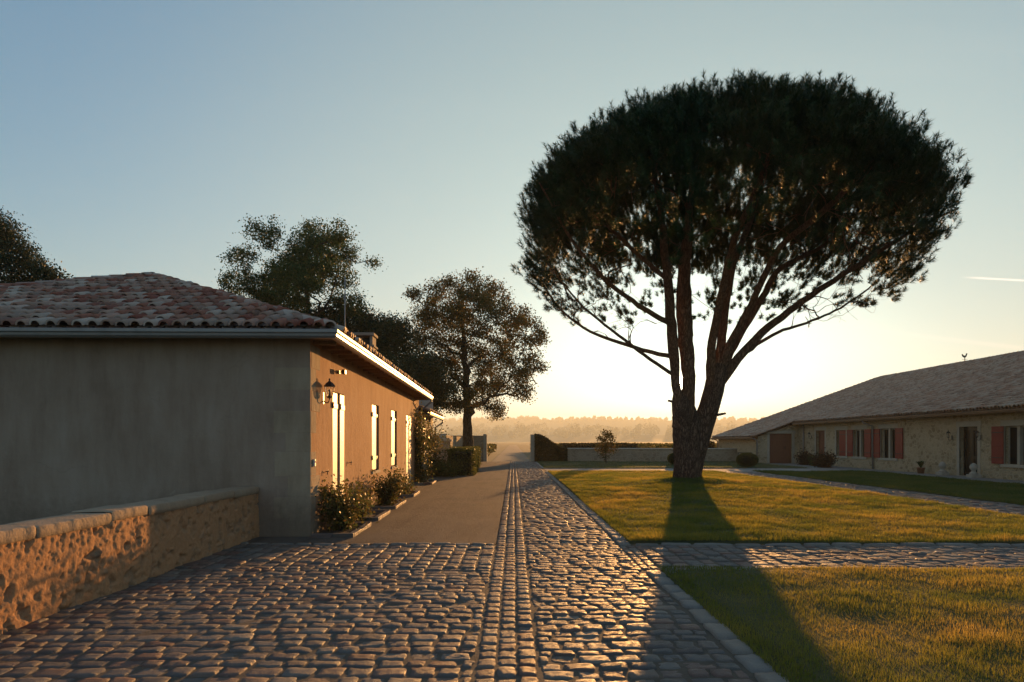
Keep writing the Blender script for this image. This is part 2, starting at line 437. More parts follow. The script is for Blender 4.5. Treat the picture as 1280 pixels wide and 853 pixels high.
def tarmac():
    m, t = new_mat('asphalt'); v = oc(t)
    a = t.noise(v, .7, 5, .6); b = t.noise(v, 85, 3, .7); d = t.noise(t.scl(v, (3, .25, 1)), 1.2, 4, .6)
    c = t.ramp(t.rng(t.math('ADD', t.math('MULTIPLY', a, .5), t.math('MULTIPLY', d, .5)), .35, .65, smooth=False), [(.095, .08, .066), (.15, .127, .105), (.185, .155, .125)])
    c = t.mix(.85, c, t.ramp(t.rng(b, .3, .7, smooth=False), [(.45,) * 3, (1.35,) * 3]), 'MULTIPLY')
    finish(t, c, .9, t.math('ADD', b, t.math('MULTIPLY', t.noise(v, 20, 4, .6), .8)), 1.0, .03, spec=.25)
    return m
M['asphalt'] = tarmac()
M['gravel'] = pm('gravel', [(.22, .21, .19), (.30, .28, .25)], 1.2, .9, .8, 70, .012)
M['track'] = pm('dirt_track', [(.15, .125, .085), (.22, .18, .125)], .8, .95, .6, 20, .02)
M['soil'] = pm('soil', [(.05, .035, .022), (.09, .065, .04)], 9, .95, 1, 40, .02)
M['turf'] = pm('turf', [(.045, .05, .016), (.075, .072, .022), (.10, .082, .03)], .7, .95, .9, 45, .02)
M['field'] = pm('field_grass', [(.09, .085, .035), (.14, .12, .055)], .05, .95, .6, 3, .05)
M['wood_hill'] = pm('wooded_hill', [(.035, .045, .02), (.06, .07, .03)], .1, .95, .6, .8, .3)
M['bark'] = None
def barkmat(name, c0, c1, c2, sc=6):
    m, t = new_mat(name); v = t.scl(oc(t), (1, 1, .28))
    vo = t.n('ShaderNodeTexVoronoi', feature='DISTANCE_TO_EDGE'); vo.inputs['Scale'].default_value = sc
    nz = t.noise(v, 5, 4, .6)
    ad = t.n('ShaderNodeVectorMath', operation='ADD'); t.l(v, ad.inputs[0]); cv = t.n('ShaderNodeCombineXYZ')
    for i in range(3): t.l(t.math('MULTIPLY', nz, .5), cv.inputs[i])
    t.l(cv.outputs[0], ad.inputs[1]); t.l(ad.outputs[0], vo.inputs['Vector'])
    e = t.rng(vo.outputs['Distance'], .0, .22); n2 = t.noise(v, 22, 6, .65)
    c = t.mix(e, c0 + (1,), t.ramp(n2, [c1, c2]))
    finish(t, c, .92, t.math('ADD', e, t.math('MULTIPLY', n2, .6)), 1.0, .05, spec=.2)
    return m
M['bark'] = barkmat('pine_bark', (.11, .065, .042), (.20, .115, .075), (.32, .20, .125), 15)  # bark raised and warmed, glare over the dark trunk put into its colour
M['bark_up'] = barkmat('upper_pine_bark', (.17, .09, .05), (.28, .15, .085), (.40, .235, .14), 13)  # orange upper bark, lightened further to paint warm glare on the limbs
M['bark2'] = barkmat('grey_bark', (.03, .024, .018), (.085, .065, .048), (.14, .11, .085), 9)
M['needle'] = leaf_mat('pine_needle', [(.028, .056, .018), (.040, .074, .022), (.050, .085, .026), (.055, .078, .024)], .12, 1.3)
M['leaf_lime'] = leaf_mat('lime_leaf', [(.050, .060, .016), (.065, .066, .017), (.085, .066, .017), (.13, .068, .016), (.055, .062, .016)], .35, 1.6)
M['leaf_dark'] = leaf_mat('dark_leaf', [(.036, .060, .018), (.052, .080, .022), (.07, .09, .025)], .25, 1.5)
M['leaf_ever'] = leaf_mat('evergreen_leaf', [(.022, .036, .014), (.035, .050, .018), (.045, .060, .02)], .1, 1.2)
M['leaf_rose'] = leaf_mat('rose_leaf', [(.05, .065, .02), (.075, .085, .025), (.10, .085, .025), (.13, .08, .03)], .4, 1.7, .4, .5)
M['leaf_hedge'] = leaf_mat('hedge_leaf', [(.05, .065, .018), (.08, .085, .022), (.10, .10, .028)], .35, 1.7)
M['leaf_ivy'] = leaf_mat('ivy_leaf', [(.05, .045, .018), (.08, .06, .022), (.06, .055, .02)], .3, 1.6)
M['leaf_vine'] = leaf_mat('vine_leaf', [(.06, .07, .018), (.10, .09, .022), (.12, .09, .022)], .4, 1.7)
M['leaf_purple'] = leaf_mat('purple_leaf', [(.06, .035, .022), (.09, .045, .025), (.07, .055, .025)], .3, 1.6)
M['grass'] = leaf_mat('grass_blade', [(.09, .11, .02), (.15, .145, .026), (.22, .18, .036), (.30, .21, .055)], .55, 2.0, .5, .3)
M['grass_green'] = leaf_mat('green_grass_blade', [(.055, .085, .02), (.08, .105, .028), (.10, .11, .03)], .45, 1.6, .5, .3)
M['core'] = pm('dark_core', [(.02, .02, .01), (.035, .03, .015)], 5, .95, .5, 20)  # dark filler tone for the cores added inside clipped foliage
M['far_leaf'] = leaf_mat('far_leaf', [(.04, .05, .018), (.06, .07, .025)], .2, 1.4)

# ------------------------------------------------------------------ SETTING: ground sheets
def struct(o, label, cat): return tag(o, label, cat, kind='structure')
def grid(mb, x0, x1, y0, y1, nx, ny, zf, m=0, sm=True):
    xs = np.linspace(x0, x1, nx + 1); ys = np.linspace(y0, y1, ny + 1)
    X, Y = np.meshgrid(xs, ys); Z = zf(X, Y)
    i = np.arange(ny)[:, None] * (nx + 1) + np.arange(nx)[None]
    q = np.stack([i, i + 1, i + nx + 2, i + nx + 1], -1).reshape(-1, 4)
    mb.add(np.stack([X, Y, Z], -1).reshape(-1, 3), q, m, None, sm)
mb = MB(); grid(mb, -4900, 4900, -60, 4450, 60, 60, lambda x, y: np.full(x.shape, -.06))
struct(mb.build('ground', M['field']), 'flat dry field ground reaching to the hazy horizon', 'ground')

PINE = np.array([6.1, 24.0])
def lawn_z(x, y):
    n = fbm(np.stack([x * .35, y * .35, x * 0], -1), 3, 11) * .07 - .035
    r2 = (x - PINE[0]) ** 2 + (y - PINE[1]) ** 2
    return .045 + n + .16 * np.exp(-r2 / 1.6) + .10 * np.exp(-r2 / 30)
def lawn(name, x0, x1, y0, y1, label, st=.25):
    mb = MB(); nx = max(4, int((x1 - x0) / st)); ny = max(4, int((y1 - y0) / st))
    def zf(x, y):
        e = np.minimum(np.minimum(x - x0, x1 - x), np.minimum(y - y0, y1 - y))
        return np.where(e < 1e-6, -.03, lawn_z(x, y))
    grid(mb, x0, x1, y0, y1, nx, ny, zf)
    return struct(mb.build(name, M['turf']), label, 'lawn')
RX = 1.76
LAWNS = [(RX, 20, -3, 8.15), (RX, 10.2, 10.3, 34.6), (RX, 17.0, 38.9, 51.7), (12.1, 17.8, 10.3, 34.6)]
lawn('lawn', *LAWNS[0], 'near lawn in front of the cobbled cross path', .2)
lawn('lawn', *LAWNS[1], 'large golden lawn round the big pine tree')
lawn('lawn', *LAWNS[2], 'far narrow lawn strip in front of the low boundary wall')
lawn('lawn', *LAWNS[3], 'green shaded lawn between the side path and the stone building')

# cobbled paving ---------------------------------------------------------------
def stones(mb, x0, x1, y0, y1, w, l, along='x', n=7, h=.022, z0=0.0, seed=0, jit=1.0, rr=(0, 1)):
    rg = np.random.default_rng(seed); cs = []
    if along == 'y': x0, x1, y0, y1 = y0, y1, x0, x1; w, l = l, w
    y = y0
    nrow = max(1, round((y1 - y0) / l)); edges = np.linspace(y0, y1, nrow + 1)
    edges[1:-1] += rg.normal(0, .08 * l * jit, max(0, nrow - 1))
    for a, b in zip(edges[:-1], edges[1:]):
        x = x0 - rg.random() * w
        while x < x1 - .02:
            ww = w * (.74 + .55 * rg.random())
            xa, xb = max(x, x0), min(x + ww, x1)
            if xb - xa > .05: cs.append(((xa + xb) / 2, (a + b) / 2, xb - xa, b - a))
            x += ww
    c = np.array(cs); S = len(c)
    if along == 'y': c = c[:, [1, 0, 3, 2]]
    u = np.array([-1, -.87, -.45, 0, .45, .87, 1]) if n == 7 else np.array([-1, -.78, 0, .78, 1])
    k = len(u); U, Vv = np.meshgrid(u, u); U = U.ravel(); Vv = Vv.ravel()
    e = np.maximum(np.abs(U), np.abs(Vv)); corner = (np.abs(U) * np.abs(Vv))
    zt = np.interp(e, [0, .45, .86, 1], [1, 1.0, .92, -.7]) - .25 * corner ** 4
    gap = .008
    sx = (c[:, 2] / 2 - gap)[:, None]; sy = (c[:, 3] / 2 - gap)[:, None]
    rot = rg.normal(0, .035 * jit, S)[:, None]
    bar = 1 - .10 * Vv[None] ** 2 * rg.random((S, 1)); bar2 = 1 - .10 * U[None] ** 2 * rg.random((S, 1))
    lx = U[None] * sx * bar; ly = Vv[None] * sy * bar2
    X = c[:, :1] + lx - ly * rot; Y = c[:, 1:2] + ly + lx * rot
    hs = h * (1 + .45 * rg.normal(0, 1, S).clip(-1.3, 1.5) * jit)[:, None]
    tx = rg.normal(0, .016 * jit, S)[:, None]; ty = rg.normal(0, .018 * jit, S)[:, None]
    nz = fbm(np.stack([X * 17, Y * 17, np.repeat(c[:, :1] * 7, k * k, 1)], -1), 3, seed) - .5
    nx_ = vnoise(np.stack([X * 28, Y * 28, Y * 0 + 3], -1), seed + 4) - .5; ny_ = vnoise(np.stack([X * 28, Y * 28, Y * 0 + 9], -1), seed + 5) - .5
    wav = fbm(np.stack([X * .8, Y * .8, X * 0], -1), 2, 77) - .5
    Z = z0 + hs * zt[None] + (lx * tx + ly * ty) + nz * .018 * (e[None] < .99) + wav * .03
    V = np.stack([X + nx_ * .022, Y + ny_ * .022, Z], -1).reshape(-1, 3)
    i = np.arange(k - 1)[:, None] * k + np.arange(k - 1)[None]
    q = np.stack([i, i + 1, i + k + 1, i + k], -1).reshape(-1, 4)
    Fq = (np.arange(S)[:, None, None] * k * k + q[None]).reshape(-1, 4)
    r = np.repeat(rr[0] + (rr[1] - rr[0]) * rg.random(S), len(q))
    mb.add(V, Fq, 0, r, True)
def sheet(mb, x0, x1, y0, y1, z, m=1):
    nx = max(1, int((x1 - x0) / .2)); ny = max(1, int((y1 - y0) / .2))
    def zf(X, Y): return z + (fbm(np.stack([X * .8, Y * .8, X * 0], -1), 2, 77) - .5) * .03
    grid(mb, x0, x1, y0, y1, nx, ny, zf, m)
SXL, SXR = -.26, .17         # centre strip
LW = -4.1                    # low wall face
mb = MB()
sheet(mb, LW - .3, SXL, -2.5, 10.25, .002); sheet(mb, SXL, RX, -2.5, 53.5, .002)
stones(mb, LW - .05, SXL - .01, -1.0, 8.45, .195, .165, 'x', 7, .011, seed=1)
stones(mb, LW - .05, SXL - .01, 8.45, 10.2, .19, .27, 'y', 7, .012, seed=2)
stones(mb, SXR + .01, 1.555, -1.0, 11.0, .195, .165, 'x', 7, .011, seed=3)
stones(mb, 1.56, 1.78, 8.22, 10.12, .14, .2, 'y', 7, .011, seed=5)
stones(mb, SXR + .01, 1.555, 11.0, 53.3, .22, .21, 'x', 5, .012, seed=4)
for i in range(3):
    a = SXL + i * .143
    stones(mb, a, a + .143, -1.0, 11.0, .14, .20, 'y', 7, .012 if i != 1 else .009, seed=10 + i, jit=.6)
    stones(mb, a, a + .143, 11.0, 53.3, .14, .24, 'y', 5, .016, seed=20 + i, jit=.6)
struct(mb.build('cobbled_road', [M['cobble'], M['joint']]), 'worn grey and pink cobbled road running straight to the gate', 'road')
mb = MB()
sheet(mb, RX - .02, 20, 8.2, 10.25, .003)
stones(mb, RX + .02, 12.0, 8.3, 10.08, .205, .22, 'y', 7, .016, seed=31)
struct(mb.build('cobbled_path', [M['cobble'], M['joint']]), 'near cobbled cross path between the two lawns', 'path')
mb = MB()
sheet(mb, 10.2, 12.1, 10.26, 38.8, .002)
stones(mb, 10.3, 12.0, 10.3, 35.0, .20, .24, 'x', 5, .018, seed=32)
struct(mb.build('cobbled_path', [M['cobble'], M['joint']]), 'cobbled side path along the right edge of the big lawn', 'path')
mb = MB(); grid(mb, RX - .02, 19.9, 34.7, 38.8, 30, 8, lambda x, y: np.full(x.shape, .004))
struct(mb.build('gravel_path', M['gravel']), 'pale grey far cross path behind the pine', 'path')
mb = MB(); grid(mb, 17.8, 20.0, 5, 34.69, 6, 40, lambda x, y: np.full(x.shape, .006)); grid(mb, 17.0, 20.1, 38.81, 50, 6, 40, lambda x, y: np.full(x.shape, .006))
struct(mb.build('pavement', M['gravel']), 'gravel pavement at the foot of the stone building', 'pavement')
mb = MB(); grid(mb, -5, SXL - .005, 10.26, 52, 10, 60, lambda x, y: np.full(x.shape, .012) + (fbm(np.stack([x * .8, y * .8, x * 0], -1), 2, 77) - .5) * .02)
struct(mb.build('tarmac_path', M['asphalt']), 'smooth brown tarmac lane beside the cobbled road', 'path')
mb = MB(); grid(mb, -1.7, 1.35, 53.5, 300, 4, 60, lambda x, y: np.full(x.shape, -.03))
struct(mb.build('dirt_track', M['track']), 'dusty track running on beyond the gate', 'track')
# kerbs
def kerb(mb, x0, x1, y0, y1, l, seed, h=.026):
    along = 'y' if (y1 - y0) > (x1 - x0) else 'x'
    stones(mb, x0, x1, y0, y1, l if along == 'x' else (x1 - x0), (y1 - y0) if along == 'x' else l, along, 7, h, z0=0.0, seed=seed, jit=.45)
mb = MB()
for i, (a, b) in enumerate(((-1, 8.2), (10.15, 34.6), (38.9, 51.6))):
    kerb(mb, 1.565, 1.77, a, b, .42, 40 + i)
struct(mb.build('kerb', M['kerbstone']), 'pale stone kerb along the right edge of the road', 'kerb')
mb = MB(); kerb(mb, 1.8, 17, 10.1, 10.26, .5, 44, .03); kerb(mb, 1.8, 12, 8.15, 8.3, .5, 45, .03)
kerb(mb, 10.16, 10.3, 10.3, 34.6, .4, 46); kerb(mb, 12.0, 12.13, 10.3, 34.6, .4, 47)
kerb(mb, 1.8, 10, 34.6, 34.75, .5, 48); kerb(mb, 1.8, 17, 38.75, 38.9, .5, 49)
struct(mb.build('kerb', M['kerbstone']), 'stone edging along the lawn paths', 'kerb')
mb = MB(); kerb(mb, LW, SXL - .02, 10.18, 10.3, .3, 50, .024)
struct(mb.build('kerb', M['kerbstone']), 'flush stone row where cobbles meet the tarmac', 'kerb')

# far hills
mb = MB()
def hz(x, y):
    pr = 75 + 45 * fbm(np.stack([x * .0008 + 3, x * 0, x * 0], -1), 3, 5) + 12 * fbm(np.stack([x * .008, y * .008, x * 0], -1), 3, 6)
    near = 26 * np.clip((y - 1850) / 500, 0, 1) ** 2 * (.5 + fbm(np.stack([x * .0012, x * 0, x * 0 + 4], -1), 2, 8))
    return -.1 + near + pr * np.clip((y - 3300) / 700, 0, 1) ** 1.3
grid(mb, -4850, 4850, 1800, 4420, 500, 70, hz)
struct(mb.build('hills', M['wood_hill']), 'low wooded hills far away in golden haze', 'hill')

# ------------------------------------------------------------------ vegetation helpers
def quads(mb, C, size, m=0, r=None, up=None, asp=.6, seed=0, flat=0.0, nrm=None):
    """leaf-sized folded quads at points C"""
    rg = np.random.default_rng(seed); n = len(C)
    a = rg.normal(size=(n, 3)); a /= np.linalg.norm(a, axis=1)[:, None]
    b = rg.normal(size=(n, 3))
    if nrm is not None:
        nn = nrm + rg.normal(size=(n, 3)) * .55; nn /= np.linalg.norm(nn, axis=1)[:, None]
        a = a - (a * nn).sum(1)[:, None] * nn; a /= np.linalg.norm(a, axis=1)[:, None]; b = np.cross(nn, a)
    b = b - (b * a).sum(1)[:, None] * a; b /= np.linalg.norm(b, axis=1)[:, None]
    s = (size * (.65 + .7 * rg.random(n)))[:, None]
    V = np.stack([C - a * s * .5, C + b * s * asp * .5, C + a * s * .5, C - b * s * asp * .5], 1).reshape(-1, 3)
    q = np.arange(n)[:, None] * 4 + np.arange(4)[None]
    mb.add(V, q, m, rg.random(n) if r is None else r)
def bez(p0, p1, p2, n):
    t = np.linspace(0, 1, n)[:, None]
    return (1 - t) ** 2 * p0 + 2 * t * (1 - t) * p1 + t ** 2 * p2
class Skel:
    def __init__(s, cap=60000):
        s.P = np.zeros((cap, 3)); s.D = np.zeros((cap, 3)); s.R = np.zeros(cap); s.n = 0; s.ch = []
    def path(s, pts, rad):
        pts = np.asarray(pts, float); rad = np.broadcast_to(np.asarray(rad, float), (len(pts),)); k = len(pts)
        t = np.gradient(pts, axis=0); t /= np.linalg.norm(t, axis=1)[:, None] + 1e-9
        s.P[s.n:s.n + k] = pts; s.D[s.n:s.n + k] = t; s.R[s.n:s.n + k] = rad; s.n += k; s.ch.append((pts, rad))
    def limb(s, pts, rad, step=.35, jit=.03, seed=0):
        pts = np.asarray(pts, float); d = np.concatenate([[0], np.cumsum(np.linalg.norm(np.diff(pts, axis=0), axis=1))])
        n = max(3, int(d[-1] / step) + 1); q = np.linspace(0, d[-1], n)
        # smooth (Catmull-like) by cubic through interpolation of a denser blend
        o = np.stack([np.interp(q, d, pts[:, i]) for i in range(3)], -1)
        for _ in range(2): o[1:-1] = .25 * o[:-2] + .5 * o[1:-1] + .25 * o[2:]
        o[1:-1] += np.random.default_rng(seed).normal(0, jit, (n - 2, 3))
        s.path(o, np.interp(q, d, rad))
    def attach(s, tips, r0, r1, w=1.0, zmin=0.0, sag=0.0, seed=0, step=.4, maxr=1e9, curl=.45, jit=.05):
        rg = np.random.default_rng(seed)
        for T in tips:
            Pn = s.P[:s.n]; v = T - Pn; d = np.linalg.norm(v, axis=1) + 1e-6
            cs = (v * s.D[:s.n]).sum(1) / d
            cost = d * (1 + w * (1 - cs)) + (Pn[:, 2] < zmin) * 100
            i = int(np.argmin(cost)); L = d[i]
            if L < .12: continue
            c = Pn[i] + s.D[i] * L * curl + np.array([0, 0, -sag * L])
            n = max(3, int(L / step) + 2)
            pts = bez(Pn[i].copy(), c, T, n); pts[1:-1] += rg.normal(0, jit * min(1, L * .4), (n - 2, 3))
            ra = min(s.R[i] * .75, r0 * (.6 + .25 * L)); s.path(pts, np.linspace(ra, min(r1, ra), n))
    def mesh(s, mb, m=0, big=.12):
        for pts, rad in s.ch:
            n = 12 if rad[0] > big else (7 if rad[0] > .04 else 4)
            mb.tube(pts, rad, n, m, None, cap=False)

# ------------------------------------------------------------------ grass
def blades(name, lab, rect, N, h, w, mat, seed, wide=1.0, dpow=1.2, excl=None):
    rg = np.random.default_rng(seed); x0, x1, y0, y1 = rect
    ya, yb = max(y0 - .03, 2.2), y1 + .03
    k = 1 - dpow; uu = rg.random(N * 2)
    y = (ya ** k + uu * (yb ** k - ya ** k)) ** (1 / k)
    x = x0 - .035 + (x1 - x0 + .05) * rg.random(N * 2)
    keep = (x < y * .78 + 1.6)
    x, y = x[keep][:N], y[keep][:N]
    z = lawn_z(x, y)
    pat = fbm(np.stack([x * .9, y * .9, x * 0], -1), 3, 21); pat2 = fbm(np.stack([x * 5, y * 5, x * 0], -1), 2, 23)
    pat3 = fbm(np.stack([x * 1.7 + 40, y * 1.7, x * 0], -1), 3, 29)
    hh = h * (.35 + .85 * rg.random(len(x)) ** 1.3) * (.35 + 1.2 * pat2) * np.clip(.4 + 1.5 * (pat3 - .15), .35, 1.5)
    ww = w * (.7 + .6 * rg.random(len(x))) * np.maximum(1, y / max(ya, 4) * .8) * wide
    th = rg.random(len(x)) * 2 * PI; lean = .7 * rg.random(len(x)); la = rg.random(len(x)) * 2 * PI
    dx, dy = np.cos(th) * ww * .5, np.sin(th) * ww * .5
    A = np.stack([x - dx, y - dy, z - .012], -1); B = np.stack([x + dx, y + dy, z - .012], -1)
    C = np.stack([x + np.cos(la) * lean * hh, y + np.sin(la) * lean * hh, z + hh], -1)
    V = np.stack([A, B, C], 1).reshape(-1, 3)
    mb = MB(); q = np.arange(len(x))[:, None] * 3 + np.arange(3)[None]
    r = np.clip(1.5 * (pat - .5) + .6 * (pat3 - .5) + .35 + .35 * (rg.random(len(x)) - .4), 0, 1)
    mb.add(V, q, 0, r)
    return tag(mb.build(name, mat), lab, 'grass', kind='stuff')
blades('grass', 'short dewy grass blades on the near lawn', LAWNS[0], 330000, .042, .0050, M['grass'], 101)
blades('grass', 'golden backlit grass on the large lawn round the pine', LAWNS[1], 330000, .055, .008, M['grass'], 102, dpow=1.3)
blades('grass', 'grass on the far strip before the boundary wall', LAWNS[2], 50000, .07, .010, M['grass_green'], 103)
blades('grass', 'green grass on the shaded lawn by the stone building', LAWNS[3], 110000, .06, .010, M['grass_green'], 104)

# ------------------------------------------------------------------ LEFT HOUSE
HX, HY = -3.28, 11.02
HR = .0258
HW, HL, HE = 10.2, 15.5, 3.22           # width, length, eave height
house = thing('farm_house', 'long single storey rendered house with hipped clay tile roof on the left', 'house', (HX, HY, 0), HR)
def wall_sheet(mb, o, ex, L, z0, z1, openings=(), depth=.22, en=(1, 0, 0), m=0, mr=0):
    """vertical wall sheet along ex with rectangular openings (a, b, za, zb) and their reveals, going in by depth against normal en"""
    o = np.array(o, float); ex = np.array(ex, float); en = np.array(en, float)
    us = sorted({0, L, *[q for op in openings for q in op[:2]]}); zs = sorted({z0, z1, *[q for op in openings for q in op[2:4]]})
    def pt(u, z, dd=0): return o + ex * u + np.array([0, 0, z]) - en * dd
    for a, b in zip(us[:-1], us[1:]):
        for c, d in zip(zs[:-1], zs[1:]):
            if any(op[0] - 1e-6 <= a and b <= op[1] + 1e-6 and op[2] - 1e-6 <= c and d <= op[3] + 1e-6 for op in openings): continue
            mb.add([pt(a, c), pt(b, c), pt(b, d), pt(a, d)], [(0, 1, 2, 3)], m)
    for a, b, c, d in openings:
        for (p, q) in (((a, c), (b, c)), ((b, c), (b, d)), ((b, d), (a, d)), ((a, d), (a, c))):
            mb.add([pt(*p), pt(*q), pt(*q, depth), pt(*p, depth)], [(0, 1, 2, 3)], mr)
def ht(x, xo=0.0):
    k = (x - VX) / F; return (HX - HY * k) / (k + HR)
DOORS = [(1.48, 2.44, .02, 2.47), (11.75, 13.0, .02, 2.45)]
WINS = [(5.45, 6.45, .83, 2.46), (8.5, 9.6, .83, 2.46)]
mb = MB()
wall_sheet(mb, (0, 0, 0), (0, 1, 0), HL, -.1, HE + .1, DOORS + WINS, .2, (1, 0, 0))
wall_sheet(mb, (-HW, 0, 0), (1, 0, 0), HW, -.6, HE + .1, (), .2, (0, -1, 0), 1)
wall_sheet(mb, (-HW, 0, 0), (0, 1, 0), HL, -.6, HE + .1); wall_sheet(mb, (-HW, HL, 0), (1, 0, 0), HW, -.1, HE + .1)
wallo = mb.build('wall', [M['plaster'], M['plaster_shade']], house)
# corner stones, flush with the render
mb = MB(); z = .0
rg = np.random.default_rng(3)
k = 0
while z < HE - .25:
    hh = .30 + .1 * rg.random(); lf = (.55 if k % 2 else .32) + .08 * rg.random(); ls = (.30 if k % 2 else .55) + .06 * rg.random()
    z1 = min(z + hh - .006, HE - .05)
    if rg.random() < .75: MB().b2((-lf, -.004, z), (.004, .05, z1)).build('quoin', M['quoin2'], house, bevel=.004)
    if rg.random() < .75: MB().b2((-.05, .051, z), (.004, ls, z1)).build('quoin', M['quoin2'], house, bevel=.004)
    z += hh; k += 1
# damp plinth course
# roof -------------------------------------------------------------------------
OV, OVF, TP = .42, .36, math.tan(math.radians(20.8))
def barrel(mb, base, along, side, nrm, L, r0, r1, sag, seg, m, rr, thick=True):
    """half-barrel tiles; arrays of bases (n,3); along/side/nrm unit vectors; r0 radius at the low end"""
    n = len(base); th = np.linspace(-PI / 2 * .96, PI / 2 * .96, seg + 1)
    prof = lambda r: np.stack([np.sin(th) * r, np.cos(th) * r * sag], -1)
    ends = []
    for (d, r) in ((0, r0), (L, r1)):
        pr = prof(r)
        ends.append(base[:, None] + along[None, None] * d + pr[None, :, :1] * side + pr[None, :, 1:] * nrm)
    V = [ends[0], ends[1]]
    if thick: 
        pr = prof(r0 * .72); V.append(base[:, None] + along * .004 + pr[None, :, :1] * side + pr[None, :, 1:] * nrm)
    V = np.stack(V, 1); k = seg + 1; rows = V.shape[1]
    j = np.arange(seg)
    q = np.stack([j, j + 1, j + 1 + k, j + k], -1)
    if thick: q = np.concatenate([q, np.stack([j, j + 2 * k, j + 1 + 2 * k, j + 1], -1)])
    Fq = (np.arange(n)[:, None, None] * k * rows + q[None]).reshape(-1, 4)
    mb.add(V.reshape(-1, 3), Fq, m, np.repeat(rr, len(q)), True)
def tile_plane(mb, O, E, S, L, SL, inside, w=.2, ex=.34, seed=0, seg=6, sc=1.0):
    rg = np.random.default_rng(seed); O, E, S = np.array(O, float), np.array(E, float), np.array(S, float)
    Nn = np.cross(E, S); Nn /= np.linalg.norm(Nn); Nn *= np.sign(Nn[2])
    ne, ns = int(L / w), int(SL / ex) + 1
    ei, si = np.meshgrid(np.arange(ne), np.arange(ns)); ei = ei.ravel(); si = si.ravel()
    e = (ei + .5) * w; s = si * ex - .06
    k = inside(e, s + .2)
    e, s = e[k], s[k]; n = len(e)
    base = O + e[:, None] * E + s[:, None] * S + Nn * .05 + rg.normal(0, .006, (n, 1)) * E + rg.normal(0, .014, (n, 1)) * S + rg.normal(0, .004, (n, 1)) * Nn
    dirn = S - Nn * .062; dirn /= np.linalg.norm(dirn)
    base = base + Nn * .046
    rr = rg.random(n)
    barrel(mb, base, dirn, E, Nn, ex * 1.22, (w * .43) * sc, (w * .35) * sc, 1.05, seg, 0, rr)
    # channel tiles between the covers
    b2 = O + (e[:, None] + w / 2) * E + s[:, None] * S + Nn * .085
    barrel(mb, b2, dirn, E, -Nn, ex * 1.22, .085, .10, .7, max(3, seg - 3), 0, rg.random(n) * .25 + .05, False)
def caps(mb, A, B, seed, r=.125, ex=.36):
    rg = np.random.default_rng(seed); A, B = np.array(A, float), np.array(B, float); d = B - A; L = np.linalg.norm(d); d /= L
    sd = np.cross(d, (0, 0, 1)); sd /= np.linalg.norm(sd); nn = np.cross(sd, d); n = int(L / ex)
    base = A + (np.arange(n)[:, None] * ex) * d + nn * .045 + rg.normal(0, .008, (n, 1)) * sd + rg.normal(0, .006, (n, 1)) * nn
    barrel(mb, base, d - nn * .03, sd, nn, ex * 1.15, r, r * .84, .8, 8, 0, rg.random(n) * .5 + .4)
x0, x1, y0, y1 = -HW - OV, OV, -OVF, HL + .12
zc = HE + .04; half = (x1 - x0) / 2; rise = half * TP
xm = (x0 + x1) / 2; pk0 = (xm, y0 + half, zc + rise); pk1 = (xm, y1, zc + rise)
cosp = 1 / math.sqrt(1 + TP * TP); SLn = half / cosp
mb = MB()
c = [(x0, y0, zc), (x1, y0, zc), (x1, y1, zc), (x0, y1, zc)]
mb.add([c[0], c[1], pk0], [(0, 1, 2)], 1); mb.add([c[1], c[2], pk1, pk0], [(0, 1, 2, 3)], 1); mb.add([c[3], c[0], pk0, pk1], [(0, 1, 2, 3)], 1)
mb.add([c[2], c[3], pk1], [(0, 1, 2)], 1)
s_f = np.array([0, cosp, TP * cosp]); s_r = np.array([-cosp, 0, TP * cosp]); s_l = np.array([cosp, 0, TP * cosp])
tile_plane(mb, c[0], (1, 0, 0), s_f, x1 - x0, SLn, lambda e, s: (e > s * cosp) & (e < (x1 - x0) - s * cosp) & (s < SLn), .215, .38, seed=1)
tile_plane(mb, c[1], (0, 1, 0), s_r, y1 - y0, SLn, lambda e, s: (e > s * cosp) & (s < SLn), seed=2, seg=5)
caps(mb, np.array(c[1]) + (-.05, .05, .05), np.array(pk0) + (0, 0, .05), 3); caps(mb, np.array(c[0]) + (0, 0, .05), np.array(pk0) + (0, 0, .05), 4); caps(mb, np.array(pk1) + (0, 0, .05), np.array(pk0) + (0, 0, .05), 5)
roof = mb.build('roof', [M['tile'], M['soffit']], house)
mb = MB(); mb.b2((x0, y0 + .02, HE - .02), (x1 - .02, -.002, HE + .02)); mb.b2((.002, .0, HE - .02), (x1 - .02, y1, HE + .02))
for i in range(26): mb.b2((.004, .15 + i * .6, HE - .085), (x1 - .05, .22 + i * .6, HE - .021))
mb.build('soffit', M['soffit'], house)
mb = MB(); mb.sweep([(-.025, -.08), (0, -.08), (0, .012), (-.025, .012)], [(x0, y0, HE + .03), (x1, y0, HE + .03), (x1, y1, HE + .03)])
mb.build('fascia', M['fascia'], house, bevel=.003)
gprof = [(.004, -.085), (.07, -.085), (.10, -.055), (.105, -.02), (.125, .0), (.125, .045), (.118, .052), (.11, .045), (.11, .008), (.092, -.01), (.088, -.045), (.065, -.07), (.012, -.07), (.012, .03), (.004, .03)]
mb = MB(); mb.sweep(gprof, [(x0, y0, HE + .02), (x1, y0, HE + .02), (x1, y1, HE + .02)], m=0)
gut = mb.build('gutter', M['zinc'], house)
mb = MB(); mb.tube([(x1 + .06, y1 - .12, HE - .04), (x1 + .06, y1 - .12, HE - .14), (.08, y1 - .3, HE - .5), (.07, y1 - .3, 1.6), (.07, y1 - .3, .05)], .04, 10)
mb.build('downpipe', M['zinc'], house)
